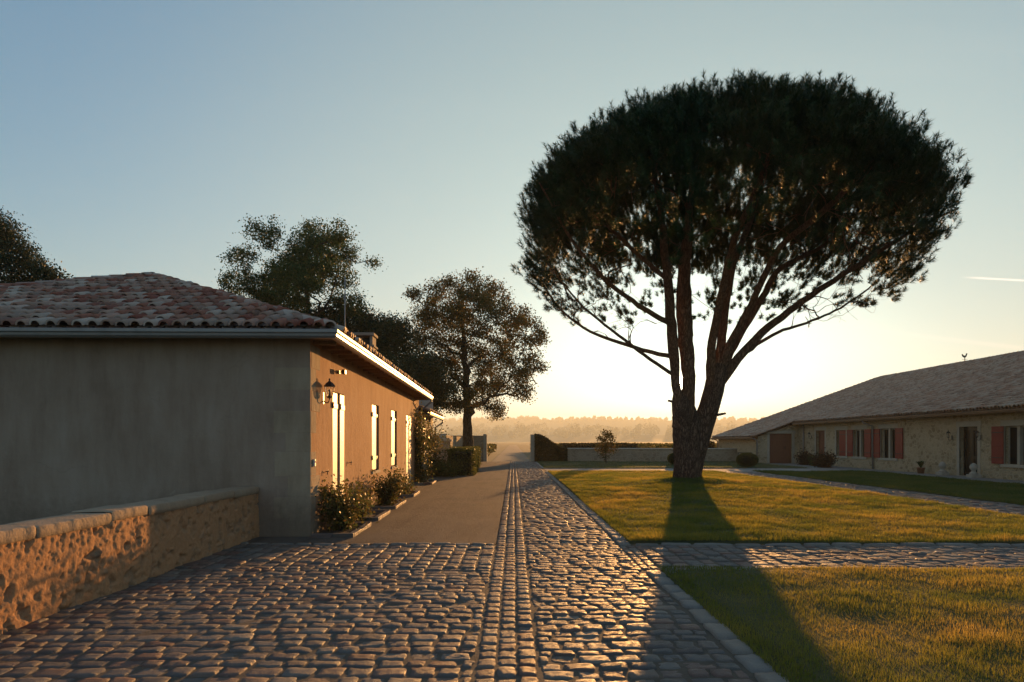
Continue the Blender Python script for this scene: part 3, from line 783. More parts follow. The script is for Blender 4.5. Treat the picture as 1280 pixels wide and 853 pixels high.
# chimney and aerial (sub-parts of the roof)
cx, cy = -.92, 9.0
mb = MB(); mb.b2((cx - .36, cy - .3, HE + .1), (cx + .36, cy + .3, 4.28)); mb.b2((cx - .40, cy - .34, 4.283), (cx + .40, cy + .34, 4.34))
for sx in (-.35, .27): mb.b2((cx + sx, cy - .29, 4.342), (cx + sx + .08, cy + .29, 4.60))
mb.b2((cx - .02, cy - .1, 4.342), (cx + .03, cy + .1, 4.60))
mb.b2((cx - .40, cy - .34, 4.603), (cx + .40, cy + .34, 4.69))
mb.b2((cx - .26, cy - .05, 4.343), (cx + .26, cy + .2, 4.57), 1)
mb.build('chimney', [M['chimney'], M['dark']], roof, bevel=.012)
mb = MB(); mb.tube([(cx - .46, cy - .2, HE + .2), (cx - .46, cy - .2, 6.3)], .018, 8); mb.tube([(cx - .46, cy - .2, 6.0), (cx - .30, cy - .35, 6.02)], .008, 6)
for q in (.5, .9): mb.b2((cx - .48, cy - .22, 3.5 + q), (cx - .36, cy - .18, 3.52 + q))
mb.build('aerial_pole', M['zinc'], roof)
# doors and windows
def shutter_leaf(parent, name, y0_, y1_, z0_, z1_, xo=.0):
    mb = MB(); n = max(2, round((y1_ - y0_) / .11)); e = np.linspace(y0_, y1_, n + 1)
    for a, b in zip(e[:-1], e[1:]): mb.b2((xo - .03, a + .002, z0_ + .01), (xo + .004, b - .002, z1_ - .01))
    for zz in (z0_ + .25, z1_ - .3): mb.b2((xo + .0045, y0_ + .02, zz), (xo + .022, y1_ - .02, zz + .09))
    o = mb.build(name, M['white_paint'], parent, bevel=.002)
    for zz in (z0_ + .29, z1_ - .26):
        mb = MB(); mb.b2((xo + .0225, y0_ - .03, zz), (xo + .03, y0_ + .18, zz + .03)); mb.tube([(xo + .02, y0_ - .03, zz - .03), (xo + .02, y0_ - .03, zz + .07)], .015, 8)
        mb.build('hinge', M['iron'], o)
    return o
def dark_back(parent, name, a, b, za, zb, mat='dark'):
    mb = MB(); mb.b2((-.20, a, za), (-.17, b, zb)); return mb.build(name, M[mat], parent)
for (a, b, za, zb) in DOORS:
    d = dark_back(house, 'door', a + .001, b - .001, za, zb)  # dark sheet behind the leaves, the doorway's gloom put into its colour
    g = .24
    w = (b - a - g) / 2
    shutter_leaf(d, 'door_leaf', a + .01, a + w, za + .02, zb - .01); shutter_leaf(d, 'door_leaf', b - w, b - .01, za + .02, zb - .01)
    mb = MB(); mb.b2((-.15, a, .02), (.05, b, .05)); mb.build('threshold', M['ashlar'], d)
for (a, b, za, zb) in WINS:
    d = dark_back(house, 'window', a + .001, b - .001, za, zb, 'glass')
    shutter_leaf(d, 'shutter', a + .01, a + (b - a) * .52, za + .02, zb - .01); 
    shutter_leaf(d, 'shutter', b - .2, b - .01, za + .02, zb - .01, -.05)
    mb = MB(); mb.b2((-.16, a - .03, za - .07), (.035, b + .03, za)); mb.build('sill', M['ashlar'], d, bevel=.006)
for yy, zz in ((1.0, 1.02), (2.95, 1.12)): MB().tube([(0, yy, zz), (.05, yy, zz), (.05, yy - .05, zz + .03), (.05, yy - .09, zz + .02), (.05, yy - .10, zz - .05)], .008, 6).build('shutter_catch', M['iron'], house)
# lantern, bell, floodlight: things on the wall
def lantern(name, lab, loc, rz, group=None, s=1.0):
    t = thing(name, lab, 'lantern', loc, rz, group)
    mb = MB(); mb.lathe([(.0, -.05), (.045, -.05), (.05, 0), (.045, .05), (0, .05)], (0, 0, 0), 12)
    mb2 = MB(); mb2.b2((0, -.035, -.10), (.012, .035, .10)); mb2.tube(bez(np.array([.01, 0, -.06]), np.array([.12, 0, -.16]), np.array([.14, 0, -.02]), 8) * s, .009, 8)
    mb2.tube(np.array([(.14, 0, -.02), (.14, 0, .02)]) * s, .012, 8)
    mb2.build('bracket', M['iron'], t)
    mb = MB(); mb.lathe([(0, .0), (.035, .0), (.05, .02), (.055, .03), (.0, .03)], (.14 * s, 0, 0), 6, sm=False)
    for k in range(6):
        a = k * PI / 3; mb.tube([(.14 * s + .05 * math.cos(a), .05 * math.sin(a), .03), (.14 * s + .085 * math.cos(a), .085 * math.sin(a), .20)], .005, 5)
    mb.lathe([(.0, .20), (.10, .20), (.10, .212), (.06, .26), (.02, .29), (.012, .31), (.018, .325), (.0, .35)], (.14 * s, 0, 0), 6, sm=False)
    mb.build('lamp_cage', M['iron'], t)
    mb = MB(); mb.lathe([(.044, .031), (.078, .198)], (.14 * s, 0, 0), 6, sm=False)
    mb.build('lamp_glass', M['lglass'], t)
    mb = MB(); mb.lathe([(0, .03), (.012, .03), (.012, .10), (.018, .13), (0, .16)], (.14 * s, 0, 0), 8); mb.build('bulb', M['fascia'], t)
    return t
m_, t_ = new_mat('lantern_glass')
b_ = t_.n('ShaderNodeBsdfGlass'); b_.inputs['Roughness'].default_value = .05; b_.inputs['IOR'].default_value = 1.1
tr_ = t_.n('ShaderNodeBsdfTransparent'); mx_ = t_.n('ShaderNodeMixShader'); mx_.inputs[0].default_value = .6
t_.l(b_.outputs[0], mx_.inputs[1]); t_.l(tr_.outputs[0], mx_.inputs[2]); o_ = t_.n('ShaderNodeOutputMaterial'); t_.l(mx_.outputs[0], o_.inputs[0])
M['lglass'] = m_
def hw(tt, z, off=0.0):      # point on the road-side wall of the left house
    c, s = math.cos(HR), math.sin(HR); return (HX - s * tt + c * off, HY + c * tt + s * off, z)
lantern('wall_lantern', 'black iron lantern on the orange sunlit wall of the left house', hw(.80, 2.30), HR, None, .8)
t = thing('doorbell', 'small pale doorbell box near the corner of the orange wall', 'doorbell', hw(.17, 1.2, .007), HR)
mb = MB(); mb.b2((0, -.035, -.06), (.03, .035, .06)); mb.build('housing', M['bell'], t, bevel=.006)
mb = MB(); mb.lathe([(.012, 0), (.012, .008), (0, .008)], (0, 0, 0), 10); o = mb.build('push_button', M['iron'], t); o.rotation_euler = (0, PI / 2, 0); o.location = (.0305, 0, .015)
t = thing('security_light', 'small floodlight tucked under the eave above the lantern', 'light', hw(1.9, 2.86, .001), HR)
mb = MB(); mb.b2((0, -.04, -.03), (.04, .04, .03)); mb.tube([(.04, 0, 0), (.09, 0, .01)], .012, 8); mb.build('bracket', M['iron'], t, bevel=.004)
mb = MB(); mb.b2((.09, -.07, -.04), (.15, .07, .045)); mb.build('lamp_head', M['iron'], t, bevel=.008)

# annex ------------------------------------------------------------------------
annex = thing('annex', 'lower pale annex with small eave joined to the far end of the left house', 'outbuilding', hw(HL + .13, 0), HR)
AL, AE = 6.4, 2.66
mb = MB(); wall_sheet(mb, (-.05, 0, 0), (0, 1, 0), AL, -.1, AE, [(1.9, 2.9, .02, 2.15)], .15)
wall_sheet(mb, (-5, AL, 0), (1, 0, 0), 4.95, -.1, AE + .9); mb.build('wall', M['plaster_pale'], annex)
mb = MB(); mb.add([(.32, .0, AE + .02), (.32, AL + .2, AE + .02), (-5, AL + .2, AE + 1.9), (-5, 0, AE + 1.9)], [(0, 1, 2, 3)], 1)
sl = np.array([-5.32, 0, 1.88]); sl /= np.linalg.norm(sl)
tile_plane(mb, (.32, 0, AE + .03), (0, 1, 0), sl, AL + .2, 5.6, lambda e, s: s < 5.6, seed=8, seg=4)
mb.build('roof', [M['tile'], M['soffit']], annex)
mb = MB(); mb.sweep(gprof, [(.33, .0, AE), (.33, AL + .2, AE)]); mb.build('gutter', M['zinc'], annex)
mb = MB(); mb.tube([(.40, AL + .1, AE - .07), (.40, AL + .1, AE - .2), (.05, AL + .05, AE - .45), (.02, AL + .05, .1)], .04, 8); mb.build('downpipe', M['zinc'], annex)
d = MB().b2((-.2, 1.902, .02), (-.18, 2.898, 2.15)).build('door', M['dark'], annex)  # dark sheet, gloom of the annex doorway put into its colour
shutter_leaf(d, 'door_leaf', 1.92, 2.4, .04, 2.13, -.05); shutter_leaf(d, 'door_leaf', 2.5, 2.88, .04, 2.13, -.05)

# ------------------------------------------------------------------ LOW STONE WALL (left foreground)
lw = thing('low_stone_wall', 'low rough rubble wall with flat stone coping in the left foreground', 'wall', (LW, 0, 0))
ZT = .74
y = np.arange(1.5, 10.99, .0125); z = np.arange(-.06, ZT + .001, .0125)
Y, Z = np.meshgrid(y, z)
wu = Y * 7.5 + .6 * (fbm(np.stack([Y * 3, Z * 3, Y * 0], -1), 3, 31)); wv = Z * 9.5 + .6 * (fbm(np.stack([Y * 3, Z * 3, Y * 0 + 5], -1), 3, 32))
f1, f2, idv = worley(wu, wv, 5)
stone = np.clip((f2 - f1 - .10) * 3.2, 0, 1)
show = np.clip((idv - .74) * 5, 0, 1) * np.clip((fbm(np.stack([Y * .9, Z * 1.2, Y * 0], -1), 3, 33) - .33) * 6, .1, 1)
fine = fbm(np.stack([Y * 16, Z * 16, Y * 0], -1), 5, 34) - .5
coarse = fbm(np.stack([Y * 2.2, Z * 2.2, Y * 0], -1), 3, 35) - .5
pit = np.clip((fbm(np.stack([Y * 9, Z * 9, Y * 0], -1), 4, 36) - .57) * 8, 0, 1)
mid = fbm(np.stack([Y * 8, Z * 9, Y * 0], -1), 3, 44)
disp = stone * show * .022 + fine * .022 + coarse * .022 + (np.abs(mid - .5) * 2 - .3) * .008 - pit * .03 + (fbm(np.stack([Y * 38, Z * 38, Y * 0], -1), 3, 39) - .5) * .012
n0, n1 = Y.shape
V = np.stack([disp, Y, Z], -1).reshape(-1, 3)
i = np.arange(n0 - 1)[:, None] * n1 + np.arange(n1 - 1)[None]
q = np.stack([i, i + 1, i + n1 + 1, i + n1], -1).reshape(-1, 4)
sv = np.clip(stone * show * (.4 + .3 * idv) + pit * .45, 0, 1).ravel()
mb = MB(); mb.add(V, q, 0, sv[q].mean(1), True)
mb.b2((-.42, 1.5, -.6), (-.04, 10.99, ZT - .01), 1)
m, t = new_mat('rubble_render'); v = oc(t)
n2 = t.noise(v, 45, 6, .65); n1_ = t.noise(v, 2.2, 5, .6)
c = t.mix(rndf(t), t.ramp(n1_, [(.42, .215, .10), (.51, .285, .145), (.46, .245, .12)]), t.ramp(n1_, [(.24, .18, .125), (.34, .25, .17)]))
c = t.mix(.6, c, t.ramp(n2, [(.45,) * 3, (1.05,) * 3]), 'MULTIPLY')
finish(t, c, .93, n2, .8, .012, spec=.2); M['lowwall'] = m
mb.build('wall_face', [M['lowwall'], M['joint']], lw)
mb = MB(); yy = 1.5; rg = np.random.default_rng(9)
while yy < 10.97:
    L = min(.7 + .9 * rg.random(), 10.98 - yy)
    if 10.98 - yy - L < .3: L = 10.98 - yy
    ny = max(3, int(L / .03)); us = np.linspace(0, 1, 12)
    prof = [(-.44, -.01), (-.44, .06), (-.42, .085), (-.3, .092), (-.18, .094), (-.08, .092), (-.02, .091), (.004, .089), (.014, .080), (.017, .03), (.016, -.01), (-.02, -.03)]
    pr = np.array(prof); ys = yy + .004 + (L - .008) * np.linspace(0, 1, ny)
    YY = np.repeat(ys[:, None], len(pr), 1); XX = np.repeat(pr[None, :, 0], ny, 0); ZZ = ZT + np.repeat(pr[None, :, 1], ny, 0) + rg.normal(0, .004)
    nz = fbm(np.stack([XX * 14, YY * 14, ZZ * 14], -1), 4, 41) - .5
    endr = np.clip(np.minimum(YY - yy, yy + L - YY) / .03, 0, 1)
    nz = nz + .6 * (fbm(np.stack([XX * 40, YY * 40, ZZ * 40], -1), 3, 43) - .5); XX = XX + nz * .028 - (1 - endr) * .012 * np.sign(XX + .2); ZZ = ZZ + nz * .013 - (1 - endr) * .014
    k = len(pr); i = np.arange(ny - 1)[:, None] * k + np.arange(k - 1)[None]
    mb.add(np.stack([XX, YY, ZZ], -1).reshape(-1, 3), np.stack([i, i + 1, i + k + 1, i + k], -1).reshape(-1, 4), 0, rg.random(), True)
    yy += L
mb.build('coping', M['coping'], lw)

# ------------------------------------------------------------------ planting beds and shrubs on the left
def hg(px, py): x, y_ = G(px, py); return x, y_
def bed(lab, t0, t1, w, x0=.04):
    t = thing('flower_bed', lab, 'flower bed', hw((t0 + t1) / 2, 0), HR, 'stone edged beds along the left house')
    L = t1 - t0; mb = MB(); mb.b2((x0, -L / 2, .0), (w, L / 2, .035)); mb.build('soil', M['soil'], t)
    mb = MB(); rg = np.random.default_rng(int(t0 * 10))
    for a, b in (((x0, -L / 2 - .1), (w + .1, -L / 2)), ((x0, L / 2), (w + .1, L / 2 + .1)), ((w, -L / 2), (w + .1, L / 2))):
        n = max(1, round(max(b[0] - a[0], b[1] - a[1]) / .3)); lx = b[0] - a[0] > b[1] - a[1]
        for i in range(n):
            f0, f1_ = i / n, (i + 1) / n; dz = rg.normal(0, .006)
            if lx: mb.b2((a[0] + (b[0] - a[0]) * f0 + .003, a[1], -.02), (a[0] + (b[0] - a[0]) * f1_ - .003, b[1], .075 + dz), 0, rg.random())
            else: mb.b2((a[0], a[1] + (b[1] - a[1]) * f0 + .003, -.02), (b[0], a[1] + (b[1] - a[1]) * f1_ - .003, .075 + dz), 0, rg.random())
    mb.build('stone_edging', M['cobble'], t, bevel=.01)
bed('stone edged bed nearest the house corner holding the largest rose bush', -.05, 1.35, .62)
bed('almost bare stone edged bed second from the corner', 2.3, 3.6, .62)
bed('stone edged bed under the second rose bush below the windows', 4.6, 6.2, .62)
bed('small stone edged bed before the climbing vine', 8.0, 9.3, .62)
bed('small bed at the foot of the climbing vine', 13.4, 15.0, .62)
def shrub(name, lab, cat, loc, rx, ry, h, nst, nleaf, ls, mat, seed, group=None, spread=.10, low=.12, stem=.008):
    t = thing(name, lab, cat, (loc[0], loc[1], loc[2] if len(loc) > 2 else .03), 0, group)
    rg = np.random.default_rng(seed); ms = MB(); ml = MB(); C = []
    for k in range(nst):
        a = rg.random() * 2 * PI; rr = math.sqrt(rg.random())
        tip = np.array([rx * rr * math.cos(a), ry * rr * math.sin(a), h * (.35 + .65 * rg.random()) * (1 - .35 * rr)])
        b0 = np.array([rg.normal(0, rx * .12), rg.normal(0, ry * .12), 0])
        pts = bez(b0, b0 + np.array([0, 0, tip[2] * .6]) + rg.normal(0, .05, 3), tip, 7)
        ms.tube(np.concatenate([[[0, 0, -.08], [0, 0, -.05]], pts]), np.concatenate([[stem] * 2, np.linspace(stem, stem * .4, 7)]), 4, cap=False)
        m_ = max(2, nleaf // nst); tt = low + (1.02 - low) * rg.random(m_) ** .8
        q = np.stack([np.interp(tt * 6, np.arange(7), pts[:, i]) for i in range(3)], -1) + rg.normal(0, spread, (m_, 3)); C.append(q)
    C = np.concatenate(C); C[:, 2] = np.maximum(C[:, 2], .02)
    quads(ml, C, np.full(len(C), ls), seed=seed, asp=.65)
    ms.build('stem', M['bark2'], t, weld=True); ml.build('foliage', mat, t)
    return t
def on(tt, off): x, y_, _ = hw(tt, 0, off); return (x, y_, .03)
shrub('rose_bush', 'largest leafy rose bush at the near corner of the orange wall', 'bush', on(.75, .36), .52, .85, 1.15, 34, 2600, .062, M['leaf_rose'], 1, 'rose bushes along the left house')
shrub('rose_bush', 'rose bush close behind the largest one beside the white door', 'bush', on(2.2, .30), .34, .5, .95, 18, 900, .06, M['leaf_rose'], 2, 'rose bushes along the left house')
shrub('rose_bush', 'rose bush below the two shuttered windows', 'bush', on(5.4, .38), .48, .9, .98, 30, 2200, .065, M['leaf_rose'], 3, 'rose bushes along the left house')
shrub('rose_bush', 'low small rose bush before the climbing vine', 'bush', on(8.6, .4), .35, .5, .6, 14, 600, .06, M['leaf_rose'], 4, 'rose bushes along the left house')
def climber(lab, t0, t1, zt, off, n, seed, bulge=.3):
    o = thing('climbing_vine', lab, 'climber', on((t0 + t1) / 2, off), HR)
    rg = np.random.default_rng(seed); L = t1 - t0; ms = MB(); ml = MB(); C = []
    for k in range(9):
        y0_ = rg.normal(0, .08); y1_ = (rg.random() - .5) * L; zz = zt * (.6 + .4 * rg.random())
        p = bez(np.array([.05, y0_, 0]), np.array([.03, y0_ * .5, zz * .5]), np.array([.05, y1_, zz]), 9); p[1:-1] += rg.normal(0, .04, (7, 3)) * (0.3, 1, 1)
        ms.tube(np.concatenate([[[.05, 0, -.08], [.05, 0, -.05]], p]), np.concatenate([[.02] * 2, np.linspace(.02, .006, 9)]), 4, cap=False)
        m_ = n // 9; tt = rg.random(m_) * 8
        q = np.stack([np.interp(tt, np.arange(9), p[:, i]) for i in range(3)], -1) + rg.normal(0, .13, (m_, 3)); q[:, 0] = np.abs(q[:, 0]) * (1 + bulge) + .02; C.append(q)
    C = np.concatenate(C); C[:, 2] = np.maximum(C[:, 2], .03); quads(ml, C, np.full(len(C), .075), seed=seed, asp=.75)
    ms.build('stem', M['bark2'], o, weld=True); ml.build('foliage', M['leaf_rose'], o); return o
climber('dense climbing vine covering the far end of the orange wall', 13.2, 15.3, 2.75, .0, 3600, 5, .6)
climber('loose climbing vine on the pale annex wall', 18.0, 21.6, 2.5, -.03, 2400, 6, 1.6)
# bush and clipped hedges by the lane
def hedge(lab, cx, cy, sx, sy, h, n, ls, seed, rz=0.0, group=None, name='hedge', mat='leaf_hedge'):
    t = thing(name, lab, 'hedge', (cx, cy, 0), rz, group); rg = np.random.default_rng(seed)
    A = [sx * h, sx * h, sy * h, sy * h, sx * sy]; A = np.array(A) / sum(A); f = rg.choice(5, n, p=A)
    u, v = rg.random(n) - .5, rg.random(n)
    C = np.zeros((n, 3)); Nn = np.zeros((n, 3))
    for k in range(5):
        m_ = f == k
        if k < 2: C[m_] = np.stack([u[m_] * sx, np.full(m_.sum(), (k - .5) * sy), v[m_] * h], -1); Nn[m_] = (0, 2 * k - 1, 0)
        elif k < 4: C[m_] = np.stack([np.full(m_.sum(), (k - 2.5) * sx), u[m_] * sy, v[m_] * h], -1); Nn[m_] = (2 * (k - 2) - 1, 0, 0)
        else: C[m_] = np.stack([u[m_] * sx, (v[m_] - .5) * sy, np.full(m_.sum(), h)], -1); Nn[m_] = (0, 0, 1)
    bump_ = (fbm(C * 1.6 + 7, 3, seed) - .5)[:, None] * .22
    C = C + Nn * (bump_ + rg.normal(-.02, .035, (n, 1))); C[:, 2] = np.maximum(C[:, 2], .02)
    r_ = np.minimum(sx, sy) * .0
    mb = MB(); quads(mb, C, np.full(n, ls), seed=seed, asp=.7); mb.build('foliage', M[mat], t)
    mb = MB(); mb.b2((-sx / 2 + .12, -sy / 2 + .12, 0), (sx / 2 - .12, sy / 2 - .12, h - .12)); mb.build('stem', M['core'], t, bevel=.1)  # added dark core box that makes the hedge opaque, no real stem
    return t
hedge('clipped box hedge nearest the annex beside the lane', -2.42, 33.2, 1.15, 5.0, 1.18, 7000, .085, 11, HR, 'clipped hedges by the lane')
hedge('second clipped hedge further along the lane by the gate wall', -2.75, 42.0, 1.2, 7.5, 1.15, 6000, .10, 12, HR, 'clipped hedges by the lane')
shrub('round_bush', 'loose rounded bush between the annex and the clipped hedge', 'bush', (-3.1, 30.2, .02), .95, 1.3, .85, 40, 3200, .085, M['leaf_hedge'], 13, None, .14)

# garden wall, pillar and gate walls at the far end
t = thing('gate_pillar', 'square stone pillar with pale cap beyond the annex', 'pillar', (-3.6, 36.5, 0))
mb = MB(); mb.b2((-.24, -.24, 0), (.24, .24, 1.55)); mb.build('shaft', M['gatewall'], t, bevel=.015)
mb = MB(); mb.b2((-.32, -.32, 1.553), (.32, .32, 1.66)); mb.b2((-.2, -.2, 1.663), (.2, .2, 1.72)); mb.build('cap', M['ashlar'], t, bevel=.02)
t = thing('garden_wall', 'stone garden wall with rounded end behind the clipped hedges', 'wall', (-4.1, 37.2, 0))
prof = [(0, 0), (14.6, 0), (14.6, 1.9), (3.2, 1.9)] + [(2.6 + .62 * math.cos(a), 1.55 + .45 * math.sin(a)) for a in np.linspace(PI * .4, PI, 7)] + [(1.9, 1.45), (0, 1.45)]
mb = MB(); mb.prism(prof, (-.2, 0, 0), (0, 1, 0), (0, 0, 1), (1, 0, 0), .4); mb.build('wall_body', M['gatewall'], t, bevel=.02)
DW = 52.6
t = thing('gate_wall', 'tall plain stone wall end at the left side of the gateway', 'wall', (-2.05, DW, 0))
mb = MB(); mb.b2((-4.5, -.2, -.1), (-.28, .2, 2.0)); mb.build('wall_body', M['gatewall'], t, bevel=.02)
mb = MB(); mb.b2((-.277, -.24, -.1), (0, .24, 2.1)); mb.build('pier', M['ashlar'], t, bevel=.015)
t = thing('boundary_wall', 'long low stone boundary wall sweeping up to the right of the gateway', 'wall', (1.3, DW, 0))
prof = [(.30, -.1), (16.1, -.1), (16.1, .93), (2.8, .95), (2.45, 1.0), (2.1, 1.15), (1.7, 1.40), (1.3, 1.68), (1.0, 1.86), (.7, 1.98), (.5, 2.02), (.30, 2.04)]
mb = MB(); mb.prism(prof, (0, -.2, 0), (1, 0, 0), (0, 0, 1), (0, 1, 0), .4); mb.build('wall_body', M['gatewall'], t, bevel=.02)
mb = MB(); mb.b2((0, -.25, -.1), (.297, .25, 2.08)); mb.build('pier', M['ashlar'], t, bevel=.015)
mb = MB(); mb.sweep([(-.26, 0), (.26, 0), (.26, .06), (.1, .09), (-.1, .09), (-.26, .06)], [(2.85, 0, .955), (16.05, 0, .935)]); mb.build('coping', M['ashlar'], t)
t = thing('ivy', 'dark ivy covering the swept up end of the boundary wall', 'ivy', (1.3, DW - .23, 0))
rg = np.random.default_rng(15); n = 9000; u = .32 + 2.5 * rg.random(n); top = np.interp(u, [q[0] for q in prof[:1:-1]], [q[1] for q in prof[:1:-1]])
Cv = np.stack([u, -np.abs(rg.normal(0, .07, n)), (top + .05) * rg.random(n)], -1)
n2 = 1500; u2 = .3 + 2.3 * rg.random(n2); top2 = np.interp(u2, [q[0] for q in prof[:1:-1]], [q[1] for q in prof[:1:-1]])
Cv = np.concatenate([Cv, np.stack([u2, rg.random(n2) * .5, top2 + np.abs(rg.normal(0, .05, n2))], -1)])
mb = MB(); quads(mb, Cv, np.full(len(Cv), .10), seed=15, asp=.8); mb.build('foliage', M['leaf_ivy'], t)

# ------------------------------------------------------------------ RIGHT BUILDING
BX = 20.0
bld = thing('winery_building', 'long rubble stone building with big brown tiled roof and red shutters on the right', 'building', (BX, 0, 0))
RP = .36; EV = 2.95; YN, YF, YW = 8.0, 57.5, 48.0; XR = 10.7; XW = -2.85
def yat(x, X=BX): return X * F / (x - VX)
BD = [(yat(1031), yat(1020), .03, 2.26), (yat(1222), yat(1199.5), .03, 2.2)]
BW = [(yat(1057.5), yat(1045.5), .66, 2.24), (yat(1081.5), yat(1067), .66, 2.24), (yat(1120), yat(1101), .66, 2.24), (yat(1288), yat(1256), .63, 2.17), (18.5, 20.0, .63, 2.17)]
mb = MB(); wall_sheet(mb, (0, YN, 0), (0, 1, 0), YW - YN, -.1, EV + .1, [(a - YN, b - YN, c, d) for a, b, c, d in BD + BW], .28, (-1, 0, 0))
# end wall with barn door, under the cat-slide roof
BDoor = (18.0 - BX, 19.58 - BX, .0, 2.10)
xs = [XW + .0, BDoor[0], BDoor[1], 0]
def rz_(x): return EV - .06 + RP * x
for a, b in zip(xs[:-1], xs[1:]):
    zb = 2.10 if a == BDoor[0] else -.1
    if a == XW: mb.add([(a, YW, zb), (b, YW, zb), (b, YW, rz_(b)), (a, YW, rz_(a))], [(0, 1, 2, 3)])
    else: mb.add([(a, YW, zb), (b, YW, zb), (b, YW, max(zb, rz_(b))), (a, YW, max(zb, rz_(a)))], [(0, 1, 2, 3)])
for xx in BDoor[:2]: mb.add([(xx, YW, -.05), (xx, YW + .25, -.05), (xx, YW + .25, 2.1), (xx, YW, 2.1)], [(0, 1, 2, 3)])
mb.add([(BDoor[0], YW, 2.1), (BDoor[1], YW, 2.1), (BDoor[1], YW + .25, 2.1), (BDoor[0], YW + .25, 2.1)], [(0, 1, 2, 3)])
wall_sheet(mb, (XW, YW, 0), (0, 1, 0), YF - YW - .3, -.1, rz_(XW), (), .2, (-1, 0, 0))
# gable at the far end, back and near end
mb.add([(XW, YF - .3, -.1), (22, YF - .3, -.1), (22, YF - .3, 1.8), (XR, YF - .3, EV + RP * XR - .08), (XW, YF - .3, rz_(XW))], [(0, 1, 2, 3, 4)])
mb.add([(0, YN, -.1), (22, YN, -.1), (22, YN, 2), (XR, YN, EV + RP * XR - .08), (0, YN, EV)], [(0, 1, 2, 3, 4)])
mb.add([(22, YN, -.1), (22, YF - .3, -.1), (22, YF - .3, 2.9), (22, YN, 2.9)], [(0, 1, 2, 3)])
mb.build('wall', M['rubble'], bld)
# roof
mb = MB(); ov = -.45
zr = lambda x: EV + RP * x + .05
ridge = [(XR, YN - .3), (XR, YF)]
mb.add([(ov, YN - .3, zr(ov)), (ov, YW - .3, zr(ov)), (XR, YW - .3, zr(XR)), (XR, YN - .3, zr(XR))], [(0, 1, 2, 3)], 1)
mb.add([(XW - .4, YW - .3, zr(XW - .4)), (XW - .4, YF, zr(XW - .4)), (XR, YF, zr(XR)), (XR, YW - .3, zr(XR))], [(0, 1, 2, 3)], 1)
mb.add([(XR, YN - .3, zr(XR)), (XR, YF, zr(XR)), (22.4, YF, zr(-1)), (22.4, YN - .3, zr(-1))], [(0, 1, 2, 3)], 1)
cp = 1 / math.sqrt(1 + RP * RP); S3 = np.array([cp, 0, RP * cp])
tile_plane(mb, (ov, YN - .3, zr(ov)), (0, 1, 0), S3, YW - YN, (XR - ov) / cp, lambda e, s: (s < (XR - ov) / cp), .215, .36, seed=21, seg=4)
tile_plane(mb, (XW - .4, YW - .3, zr(XW - .4)), (0, 1, 0), S3, YF - YW + .3, (XR - XW + .4) / cp, lambda e, s: (s < (XR - XW + .4) / cp), .215, .36, seed=22, seg=4)
caps(mb, (XR, YN, zr(XR) + .04), (XR, YF, zr(XR) + .04), 23)
broof = mb.build('roof', [M['tile_brown'], M['soffit']], bld)
mb = MB(); mb.sweep(gprof, [(ov, YW - .3, EV - .18), (ov, YN, EV - .18)]); mb.sweep(gprof, [(XW - .42, YF, zr(XW - .4) - .04), (XW - .42, YW - .28, zr(XW - .4) - .04)])
mb.build('gutter', M['soffit'], bld)
mb = MB(); mb.b2((ov + .03, YN, EV - .24), (-.002, YW - .3, EV - .20)); mb.build('soffit', M['soffit'], bld)
def dpipe(pts): MB().tube(pts, .055, 8).build('downpipe', M['fascia'], bld)
yp = yat(1091, BX - .08); dpipe([(ov - .04, yp + .3, EV - .26), (ov - .02, yp + .25, EV - .36), (-.1, yp, EV - .55), (-.08, yp, .03)])
yp = 46.9; dpipe([(-.09, yp, EV - .25), (-.08, yp, .03)])
dpipe([(XW - .45, YW - .2, zr(XW - .4) - .1), (XW - .3, YW - .15, 1.75), (XW - .07, YW - .1, 1.6), (XW - .07, YW - .1, .03)])
dpipe([(XW - .47, YF - .1, zr(XW - .4) - .1), (XW - .35, YF - .15, 1.75), (XW - .09, YF - .4, 1.6), (XW - .09, YF - .4, .03)])
# openings
def surround(a, b, za, zb, parent, name='frame', sill=True):
    mb = MB(); g = .18
    mb.b2((-.02, a - g, za - (.0 if not sill else .0)), (.05, a - .0, zb)); mb.b2((-.02, b, za), (.05, b + g, zb)); mb.b2((-.022, a - g - .05, zb + .002), (.05, b + g + .05, zb + .24))
    if sill: mb.b2((-.05, a - g - .03, za - .13), (.06, b + g + .03, za - .002))
    return mb.build(name, M['ashlar'], parent, bevel=.008)
def red_shutter(a, b, za, zb, parent, x=-.045):
    mb = MB(); n = 6; e = np.linspace(a, b, n + 1)
    for p, q in zip(e[:-1], e[1:]): mb.b2((x - .02, p + .004, za), (x + .02, q - .004, zb))
    for f in (.16, .5, .84): zz = za + (zb - za) * f; mb.b2((x - .038, a + .02, zz - .05), (x - .0205, b - .02, zz + .05))
    o = mb.build('shutter', M['red'], parent, bevel=.003)
    for f in (.16, .84): zz = za + (zb - za) * f; MB().b2((x - .046, a - .03, zz - .015), (x - .0385, b - .08, zz + .015)).build('hinge', M['iron'], o)
for (a, b, za, zb) in BD:
    mb = MB()
    mb.b2((.20, a + .002, za), (.24, b - .002, zb)); mid = (a + b) / 2
    for p, q in ((a + .03, mid - .006), (mid + .006, b - .03)):
        mb.b2((.165, p, za + .02), (.199, p + .09, zb - .02)); mb.b2((.165, q - .09, za + .02), (.199, q, zb - .02))
        for zz in (za + .02, za + .75, zb - .14): mb.b2((.165, p + .092, zz), (.199, q - .092, zz + .12))
    d = mb.build('door', M['glass'] if a < 35 else M['barn_door'], bld)
    surround(a, b, za, zb, d, 'frame', False)
    MB().tube([(.15, mid + .05, 1.05), (.12, mid + .05, 1.05), (.12, mid + .14, 1.05)], .012, 8).build('handle', M['iron'], d)
    MB().b2((-.12, a - .1, .005), (.16, b + .1, .03)).build('threshold', M['ashlar'], d)
